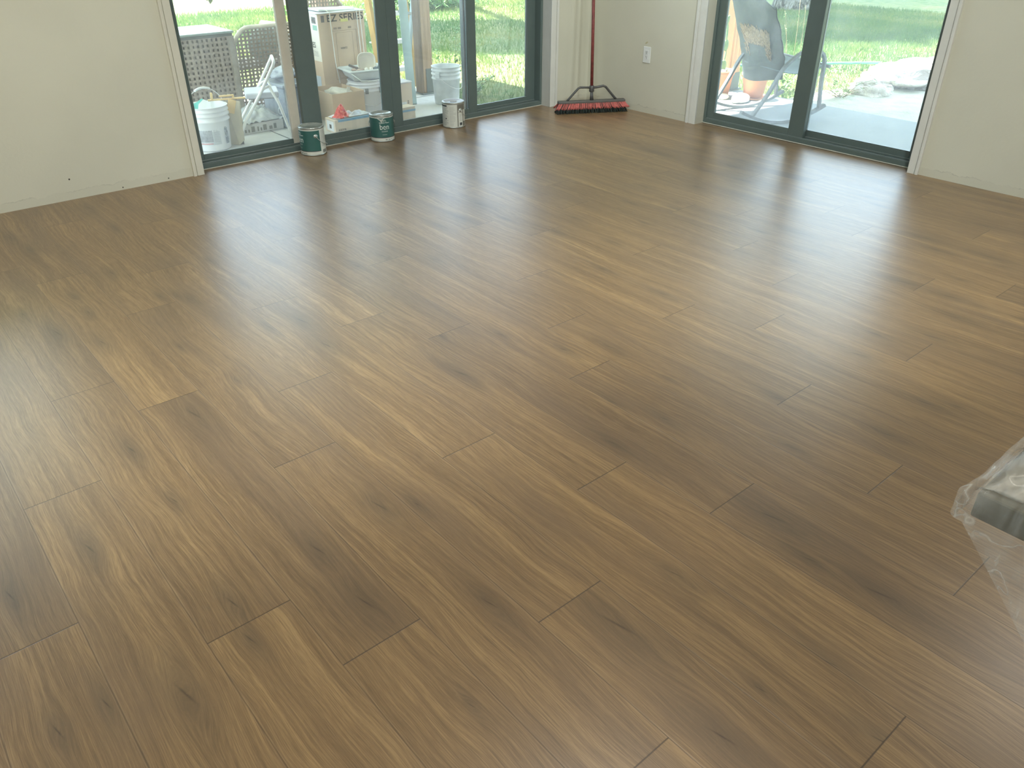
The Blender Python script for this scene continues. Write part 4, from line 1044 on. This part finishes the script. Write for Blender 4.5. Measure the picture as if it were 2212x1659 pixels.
def wicker_chair(loc, rz, w, d, hs, hb, label, rimcol=None, dens=18):
    r = empty('wicker_chair', loc, rz)
    sh = lambda q: 1-.16*(max(0, (abs(q-.5)-.28)/.22)**2)
    b = MB(); lattice(b, (-w/2, 0, .0), (w, 0, 0), (0, -.04, hb), dens, int(dens*1.25), shape=sh); b.build('woven_back', wick, r)
    P = [(-w/2, 0, 0), (-w/2, -.02, hb*.5), (-w/2, -.035, hb*.86)]+[(-w/2+w*q, -.04, hb*sh(q)+.006) for q in [k/16 for k in range(17)]]+[(w/2, -.035, hb*.86), (w/2, -.02, hb*.5), (w/2, 0, 0)]
    MB().tube(P, .017, 8).build('back_rim', rimcol or wickf, r)
    for s_ in (-1, 1):
        b = MB(); lattice(b, (s_*w/2, .02, .0), (0, d, 0), (0, 0, hs+.20), int(dens*.8), dens); b.build('woven_arm', wick, r)
        MB().tube([(s_*w/2, 0, hs+.21), (s_*w/2, d, hs+.20), (s_*w/2, d+.02, hs+.17), (s_*w/2, d+.02, 0)], .02, 8).build('arm_rail', wickf, r)
    b = MB(); lattice(b, (-w/2, .02, hs), (w, 0, 0), (0, d, 0), dens, int(dens*.8)); b.build('woven_seat', wick, r)
    for (x_, y_) in ((-w/2, .02), (w/2, .02), (-w/2, d), (w/2, d)): MB().bx(x_-.016, x_+.016, y_-.016, y_+.016, 0, hs).build('leg', wickf, r)
    tag(r, label, 'wicker chair'); return r
c1 = wicker_chair((3.10, 6.98, PZ), pi, .60, .52, .34, .655, 'brown wicker armchair with a sunlit rounded back behind the step stool', mat('wicker_rim_sunlit', (.62, .58, .50), .5))  # sunlight on the back rim is put into its pale colour
c1.location = (3.02, 7.28, PZ)
c1.rotation_euler = (0, 0, 0)
c1.location = (3.02, 6.72, PZ)
wicker_chair((3.86, 7.42, PZ), .1, .58, .50, .34, .755, 'wicker chair whose back shows above the heater carton')
b = MB(); b.blob((0, 0, 0), (.15, .05, .15), .06, 2, 3)
o = b.build('seat_cushion', mat('cushion_grey', (.30, .34, .33), .8)); o.location = (3.08, 6.90, .445); o.rotation_euler = (.15, 0, 0)
tag(o, 'rounded grey cushion propped on the wicker armchair', 'cushion')

# folding step stool
A0 = Vector((2.290, 5.793, PZ)); ang = math.atan2(-.375, .927)
r = empty('step_stool', A0, ang); wt = mat('stool_white', (.80, .80, .76), .35, 0, .03)
WS = .28
loop = [(0, 0, 0), (.003, 0, .05), (.016, 0, .092), (.048, 0, .149), (.184, 0, .341), (.30, 0, .525), (.311, .012, .548), (.311, .05, .556), (.311, WS-.05, .556), (.311, WS-.012, .548), (.30, WS, .525), (.184, WS, .341), (.048, WS, .149), (.016, WS, .092), (.003, WS, .05), (0, WS, 0)]
MB().tube(loop, .0115, 10).build('front_rail', wt, r)
for y_ in (.018, WS-.018):
    MB().tube([(.372, y_, 0), (.305, y_, .262), (.255, y_, .385)], .010, 10).build('rear_leg', wt, r)
    MB().tube([(.180, y_-.004, .338), (.215, y_, .372), (.258, y_, .388)], .009, 8).build('hinge_link', wt, r)
    for q in ((0, 0), (.372, 0)): pass
MB().tube([(.345, .018, .11), (.345, WS-.018, .11)], .008, 8).build('cross_bar', wt, r)
stp = MB().bx(.078, .315, .016, WS-.016, .305, .345, .010).build('step', mat('step_grey', (.52, .54, .60), .5), r)
MB().bx(.10, .29, .03, WS-.03, .2985, .306, .002).build('tread_pad', mat('tread_dark', (.2, .2, .2), .8), stp)
b = MB()
for y_ in (0, WS): b.bx(-.010, .016, y_-.014, y_+.014, -.0, .022, .003)
b.build('rubber_foot', mat('foot_dark', (.12, .12, .12), .7), r)
tag(r, 'white tubular folding step stool with a grey step standing in the first pane', 'step stool')

# leaning board with yellow tools
b = MB(); b.extr([(-.055, 0, 0), (.02, -.02, 0), (.05, 0, .03), (.055, 0, .30), (-.055, 0, .31)], (0, .012, 0))
o = b.build('leaning_board', mat('board_tan', (.50, .45, .34), .8, 0, .1, 12)); o.location = (2.262, 5.80, PZ); o.rotation_euler = (-.10, .0, -.75)
tag(o, 'tan cut board leaning upright between the bucket and the step stool', 'board')
b = MB(); b.box((0, 0, 0), (.26, .022, .010), None, .002); b.box((-.10, 0, .028), (.016, .02, .045), None, .002); b.box((.0, 0, .022), (.10, .018, .012), None, .002); b.box((.045, 0, .012), (.014, .018, .03), None, .002)
b.box((.02, -.02, -.05), (.055, .012, .095), Matrix.Rotation(.3, 3, 'Y'), .003)
o = b.build('miter_clamp', mat('clamp_yellow', (.72, .50, .22), .5)); o.location = (2.255, 5.84, .266); o.rotation_euler = (0, 0, -.30)
tag(o, 'yellow wooden clamp lying across the top of the leaning board', 'clamp')

# flat carton in plastic, grey tote, small things
b = MB(); b.bx(0, .385, 0, .26, 0, .075, .004)
r = empty('flat_carton', (2.36, 6.02, PZ), .03); b.build('carton_body', mat('carton_grey_white', (.60, .60, .58), .7, 0, .08, 8), r)
t = MB(); rg = random.Random(4)
x_ = .06
while x_ < .34: w2 = rg.uniform(.008, .03); t.bx(x_, x_+w2, -.0015, 0, .014, .014+rg.uniform(.02, .045)); x_ += w2+rg.uniform(.008, .025)
t.build('front_print', mat('ink_grey_brown', (.20, .20, .18), .7), r)
tag(r, 'long flat pale carton with dark print lying behind the step stool', 'cardboard box')
b = MB()
def plast(u, v):
    x, y = u*.34, v*.30
    return (x, y, .02+.09*sin(pi*u)*sin(pi*v)*(1+.6*mnoise.noise(Vector((u*4, v*4, 2))))+.02*mnoise.noise(Vector((u*12, v*12, 0))))
b.grid(plast, 30, 26); pl_ = mat('plastic_cloudy', (.45, .48, .52), .25, 0, .3, 14)
o = b.build('plastic_wrapping', pl_); o.location = (2.42, 6.02, PZ+.062); tag(o, 'crumpled cloudy plastic wrapping on the flat carton', 'plastic wrapping')
r = empty('tool_tote', (2.76, 5.98, PZ), .04)
MB().bx(0, .22, 0, .36, 0, .30, .012).build('tote_body', mat('tote_blue_grey', (.25, .29, .34), .6, 0, .25, 14), r)
MB().bx(-.008, .228, -.008, .368, .30, .325, .006).build('tote_lid', mat('tote_lid_grey', (.30, .34, .40), .5), r)
t = MB(); t.lathe([(.017, 0), (.028, 0), (.028, .003), (.017, .003)], 20, (-.002, .10, .12), Matrix.Rotation(-pi/2, 3, 'Y')); t.bx(-.002, 0, .20, .24, .20, .25); t.bx(-.002, 0, .02, .12, .01, .07)
t.build('side_print', mat('print_pale_blue', (.50, .56, .60), .6), r)
tag(r, 'blue grey box with pale printed marks beside the step stool', 'tote box')
b = MB(); b.blob((0, 0, 0), (.10, .10, .05), .5, 4, 3); o = b.build('cleaning_cloth', mat('cloth_bluish', (.40, .44, .50), .8, var=.3, scale=20)); o.location = (2.86, 6.16, .325); tag(o, 'crumpled bluish cloth on top of the blue grey box', 'cloth')
MBo = MB().bx(0, .10, 0, .07, 0, .05, .004).build('small_carton', mat('small_box_white', (.62, .62, .62), .7)); MBo.location = (2.99, 6.30, PZ); tag(MBo, 'small white box on the patio left of the open carton', 'box')
b = MB(); b.tube([(0, 0, 0), (-.01, .01, .18)], .006, 8); o = b.build('white_rod', wt); o.location = (3.02, 6.10, PZ+.0); tag(o, 'short white rod standing left of the open carton', 'rod')

# open cardboard box
cx0, cy0 = 3.119, 5.89; w_, d_, h_ = .290, .355, .225
r = empty('open_carton', (cx0, cy0, PZ)); th = .005
b = MB(); b.bx(0, w_, 0, th, 0, h_); b.bx(0, w_, d_-th, d_, 0, h_+.004); b.bx(0, th, th, d_-th, 0, h_); b.bx(w_-th, w_, th, d_-th, 0, h_); b.bx(th, w_-th, th, d_-th, 0, .005)
b.build('carton_body', card2 if False else card, r)
tag(r, 'open topped brown cardboard box in front of the heater carton', 'cardboard box')
b = MB(); b.blob((0, 0, 0), (.10, .12, .05), .5, 11, 3); o = b.build('packing_paper', mat('paper_tan', (.52, .50, .46), .8, var=.2, scale=18)); o.location = (cx0+.15, cy0+.17, .125); tag(o, 'crumpled packing paper inside the open cardboard box', 'packing paper')
b = MB(); b.box((0, 0, 0), (.030, .004, .045), Matrix.Rotation(.3, 3, 'Y')); o = b.build('white_tag', mat('tag_white', (.80, .78, .72), .6)); o.location = (cx0+.20, cy0+.09, .175); tag(o, 'white card sticking out of the open cardboard box', 'card')

# low carton with blue tape, red bag
r = empty('taped_carton', (2.962, 5.60, PZ)); w_, d_, h_ = .35, .15, .098
MB().bx(0, w_, 0, d_, 0, h_, .002).build('carton_body', card2, r)
b = MB(); b.bx(.03, w_-.004, -.0012, .004, h_-.016, h_+.0012); b.bx(.03, w_-.004, -.001, .014, h_, h_+.0014); b.build('blue_tape', mat('tape_blue', (.20, .36, .50), .5), r)
b = MB(); b.bx(-.0012, 0, .02, .125, .012, .085); b.build('shipping_label', mat('label_bright', (.70, .72, .74), .6), r)
b = MB(); b.bx(-.0018, 0, .055, .085, .03, .06); b.build('label_code', inkc, r); b = MB(); put_text(b, 'EZTR', .020, lambda x, y: (.030+x, -.0012, .015+y), width=.065, bold=.001); b.build('carton_print', mat('ink_slate', (.20, .21, .24), .7), r)
tag(r, 'low cardboard carton with blue tape along its edge between the green paint cans', 'cardboard box')
def redbag(u, v):
    a = 2*pi*u; q = v; rr = (.060*(1-q)**.8+.004)*(1+.35*mnoise.noise(Vector((cos(a)*2.2, sin(a)*2.2, q*2))))
    if q < .25: rr *= .85+.35*sin(q*4*pi)
    return (rr*cos(a)+.01*q, rr*sin(a)*.7, .10*q)
t = NT('red_plastic'); n_ = t.noise(t.obj(), 26, 3, .6, 1.5)
t.bsdf(t.ramp(n_, [(.38, (.50, .03, .03)), (.52, (.80, .09, .06)), (.66, (.85, .30, .20))]), .3, 0, t.bump(n_, .6, .01))
o = MB().grid(redbag, 36, 18).build('red_bag', t.mat); o.location = (3.055, 5.665, PZ+.098); tag(o, 'crumpled red plastic bag standing on the taped carton', 'plastic bag')
def film_(u, v): return (.02+u*.32, .02+v*.12, .012+.028*(mnoise.noise(Vector((u*6, v*4, 9)))+.6)*min(1, 4*u, 4*v, 4*(1-u), 4*(1-v)))
o = MB().grid(film_, 40, 20).build('bubble_wrap', mat('film_pale', (.58, .60, .66), .3, 0, .15, 20), None); o.location = (2.962, 5.60, PZ+.088+.004); tag(o, 'pale plastic wrap lying over the taped carton', 'plastic wrap')

# cartons in the third pane
r = empty('upright_carton', (3.66, 5.865, PZ)); MB().bx(0, .197, 0, .17, 0, .235, .004).build('carton_body', card2, r)
b = MB(); b.bx(-.004, .201, -.004, .174, .232, .244, .005); b.build('paper_top', mat('paper_lilac', (.56, .56, .60), .7, var=.12), r)
b = MB(); b.bx(.085, .135, -.0012, 0, .062, .086); b.build('white_label', mat('label_bright', (.7, .72, .74)), r)
b = MB()
for k in range(4): b.bx(.145, .158, -.0012, 0, .058+.010*k, .064+.010*k)
b.build('print_marks', inkc, r)
tag(r, 'upright pale carton with a small white label right of the double stile', 'cardboard box')
r = empty('small_taped_carton', (3.53, 5.62, PZ)); MB().bx(0, .185, 0, .10, 0, .102, .003).build('carton_body', mat('cardboard_cream', (.58, .50, .40), .8), r)
b = MB(); b.bx(.0, .186, -.0012, 0, .066, .082); b.build('blue_tape', mat('tape_blue', (.2, .36, .5)), r)
tag(r, 'small cream carton with a blue tape band in front of the upright carton', 'cardboard box')

# stepladder
r = empty('step_ladder', (4.16, 6.95, PZ))
yel = mat('ladder_yellow', (.48, .31, .09), .55, 0, .15, 10); blu = mat('ladder_blue_grey', (.34, .46, .50), .45, 0, .1); alu = mat('ladder_alu', (.52, .56, .56), .4, .3)
for x_, dx in ((-.045, .0), (.34, .0)):
    b = MB(); b.tube([(x_-dx, -.22, 0), (x_+dx*1.5, .10, 1.5)], .02, 4, flat=(.085, .03)); b.build('front_rail', yel, r)
for k in range(5):
    z_ = .17+.235*k; q = z_/1.5; y_ = -.22+.32*q
    s_ = MB().bx(-.075+.02*q*3, .315-.02*q*3, y_-.012, y_+.09, z_, z_+.012, .002).build('step', alu, r)
    MB().bx(-.075+.02*q*3, .315-.02*q*3, y_-.016, y_-.012, z_-.018, z_+.016).build('step_label', mat('label_bright', (.7, .72, .74)), s_)
    for k2 in range(3): pass
b = MB(); b.tube([(-.16, -.86, 0), (.10, -.40, .9), (.26, -.1, 1.5)], .02, 4, flat=(.075, .03)); b.build('rear_rail', blu, r)
b = MB(); b.tube([(.025, -.50, .0), (.30, -.30, .9), (.48, -.1, 1.5)], .02, 4, flat=(.032, .025)); b.build('rear_rail', blu, r)
b = MB(); b.tube([(.04, -.45, .70), (.21, -.35, .66)], .012, 4, flat=(.04, .02)); b.build('rear_brace', mat('brace_dark', (.22, .26, .26), .5), r)
tag(r, 'yellow stepladder with labelled steps and blue grey rear legs beside the heater carton', 'stepladder')

# ================================================================== THINGS ON THE SIDE PATIO
# rocking chair
FV = Vector((.93, -.37, 0)).normalized(); ang = math.atan2(FV.y, FV.x)
r = empty('rocking_chair', (6.16, 3.94, RZ), ang)
fm = mat('chair_frame', (.17, .18, .185), .45, .1, .18, 30)
YN, YF = -.27, .34
def rz_(x): return .012+ .105*(abs(x-.0)/.40)**2.0
for y_, dx in ((YN, -.02), (YF, .0)):
    nm = 'runner'
    P = [(-.40+.80*k/20+dx, y_, rz_(-.40+.80*k/20)) for k in range(21)]
    MB().tube(P, .016, 4, flat=(.038, .022)).build(nm, fm, r)
    s_ = y_
    P = [(-.29+dx, y_, .075), (-.19, y_, .24), (-.09, y_, .416), (-.01, y_, .49), (.07, y_, .54), (.17, y_, .555), (.245, y_, .537), (.285, y_, .50), (.300, y_, .44), (.305, y_, .30), (.33, y_, .085)]
    # smooth
    Q = []
    for i in range(len(P)-1):
        p0, p1, p2, p3 = [Vector(P[max(0, min(len(P)-1, i+j))]) for j in (-1, 0, 1, 2)]
        for t_ in range(4):
            t = t_/4; Q.append(.5*((2*p1)+(-p0+p2)*t+(2*p0-5*p1+4*p2-p3)*t*t+(-p0+3*p1-3*p2+p3)*t**3))
    Q.append(Vector(P[-1]))
    MB().tube(Q, .016, 4, flat=(.034, .018)).build('arm_loop', fm, r)
MB().tube([(.335, YN-.03, .425), (.335, YF, .425)], .013, 8).build('seat_front_rail', fm, r)
def seat(u, v):
    x = -.06+.40*u; y = YN+.02+(YF-YN-.04)*v
    return (x, y, .395+.035*u-.035*sin(pi*u)-.02*sin(pi*v)*sin(pi*u)+(.0))
cover = mat('cover_slate', (.080, .100, .106), .75, 0, .12, 7, .25, 220)
MB().grid(seat, 14, 12).build('seat_sling', mat('sling_blue_grey', (.20, .25, .28), .7), r, solid=.006)
def back(u, v):
    # v from bottom to top, u far side to near side; a loose cover pulled over the high back
    s_ = v; k_ = min(1, v/.3); w0 = .275+.045*k_
    yc = .125-.04*k_
    y = yc+(.5-u)*2*w0*(1-.25*max(0, v-.93)/.07*(abs(u-.5)*2)**2)
    x = .0-.245*v
    z = .33+.60*v+.06*v*(1-u)+.03*(abs(u-.5)*2)**2*(-1 if v > .9 else .0)
    z -= .10*math.exp(-(v/.12)**2)*(.5+.5*cos((u-.35)*3.0))*(1-.6*u)
    bul = .03*(sin(pi*u)**.6)*(1-v**10)
    wr = .012*mnoise.noise(Vector((u*3, v*7, 1)))+.006*mnoise.noise(Vector((u*9, v*16, 4)))
    return (x-bul+wr, y, z)
def backf(u, v):
    p = back(u, v); return (p[0]+(.05*(sin(pi*u)**.6)*1.6+.012)*(1-v**10), p[1], p[2])
b = MB(); b.grid(back, 30, 40); b.grid(backf, 30, 40); o = b.build('back_cover', cover, r)
P = [back(.5, 0), ]
# tan patch of thin strands on the cover
straw = mat('strand_tan', (.60, .44, .31), .9, 0, .3, 60, .6, 120)
b = MB(); rg = random.Random(8)
for i in range(620):
    u = rg.uniform(.22, .80); v = rg.uniform(.36, .50) if rg.random() < .7 else rg.uniform(.20, .38)
    if v < .36 and .32 < u < .68: continue
    p = Vector(back(u, v)); q = Vector(back(min(1, max(0, u+rg.uniform(-.06, .06))), min(1, v+rg.uniform(.05, .12))))
    b.tube([p+Vector((-.006, 0, 0)), q+Vector((-.014, 0, 0))], .0024, 4)
b.build('tan_patch', straw, r)['kind'] = 'stuff'
tag(r, 'dark metal rocking chair with a slate cover over its high back', 'rocking chair')

# terracotta pots
terra = mat('terracotta', (.62, .29, .16), .8, 0, .08, 8)
soil = mat('potting_soil', (.12, .09, .07), .95)
stonew = mat('white_stone', (.78, .74, .68), .85, 0, .1, 20)
def pot(loc, R_, h, label, saucer=False):
    r = empty('terracotta_pot', loc)
    MB().lathe([(0, .004), (R_*.70, .0), (R_*.92, h*.84), (R_*1.0, h*.845), (R_*1.02, h), (R_*.93, h), (R_*.88, h*.86), (0, h*.85)], 40).build('pot_body', terra, r)
    MB().lathe([(R_*.90, h*.90), (0, h*.91)], 30).build('potting_soil', soil, r)
    tag(r, label, 'plant pot'); return r
p1 = (6.53, 4.70, RZ); p2 = (6.70, 4.44, RZ+.018)
pot(p1, .118, .235, 'sunlit terracotta pot at the left edge of the side door, holding a cactus')
pot(p2, .125, .205, 'terracotta pot on a saucer behind the rocking chair legs')
MBs = MB().lathe([(0, .0), (.125, 0), (.150, .018), (.146, .018), (.123, .006), (0, .006)], 40).build('plant_saucer', terra); MBs.location = (p2[0], p2[1], RZ); tag(MBs, 'terracotta saucer under the right pot', 'saucer')
rg = random.Random(3)
for (c, hh, who) in ((p1, .235, 'left'), (p2, .205, 'right')):
    for i, (dx, dy) in enumerate(((-.05, -.045), (.045, -.055), (.06, .03), (-.06, .03))):
        b = MB(); b.blob((0, 0, 0), (.036, .028, .020), .25, i+hh*9, 2)
        o = b.build('pebble', stonew); o.location = (c[0]+dx, c[1]+dy, c[2]+hh*.91+.014); o.rotation_euler = (0, 0, rg.uniform(0, 3))
        tag(o, 'pale stone lying on the soil of the %s terracotta pot' % who, 'stone', 'stones on the soil of the %s pot' % who)
cact = mat('cactus_green', (.22, .36, .16), .6, 0, .2, 40)
r = empty('prickly_pear', (p1[0], p1[1], RZ+.21))
def pad(c, w, h, ang, th=.012):
    b = MB(); b.blob((0, 0, 0), (w, th, h), .06, w*90, 3)
    Rm = Matrix.Rotation(-.70, 3, 'Z') @ Matrix.Rotation(ang, 3, 'Y')
    for v in b.bm.verts: v.co = Vector(c)+Rm @ v.co
    b.build('cactus_pad', cact, r)
pad((.005, .0, .055), .034, .055, .12); pad((-.055, .03, .075), .026, .038, -.3); pad((.015, .0, .235), .024, .052, .05); pad((.022, .0, .135), .008, .06, .1); pad((.008, .0, .34), .010, .08, -.03); pad((-.005, .0, .44), .014, .05, .2)
tag(r, 'tall thin prickly pear cactus growing in the left terracotta pot', 'cactus')
b = MB(); b.tube([(0, 0, 0), (.004, 0, .35), (.012, .0, .95)], .0045, 8); o = b.build('plant_stake', mat('stake_teal', (.12, .42, .40), .5)); o.location = (p1[0]-.022, p1[1]+.012, RZ+.20); tag(o, 'thin teal stake holding up the cactus', 'plant stake')
o = rock('flat_stone', (6.48, 4.42, RZ), (.13, .075, .045), 5, 'flat white stone on the side patio in front of the pots', stonew, .3, .15)
o = rock('flat_stone', (6.46, 4.60, RZ), (.06, .05, .03), 6, 'small white stone between the two terracotta pots', stonew, .8, .15)

b = MB(); b.bx(-.0014, 0, .06, .17, .175, .27); b.build('shipping_label', mat('label_sky', (.46, .54, .62), .6), [q for q in bpy.data.objects if q.name == 'heater_box'][0])
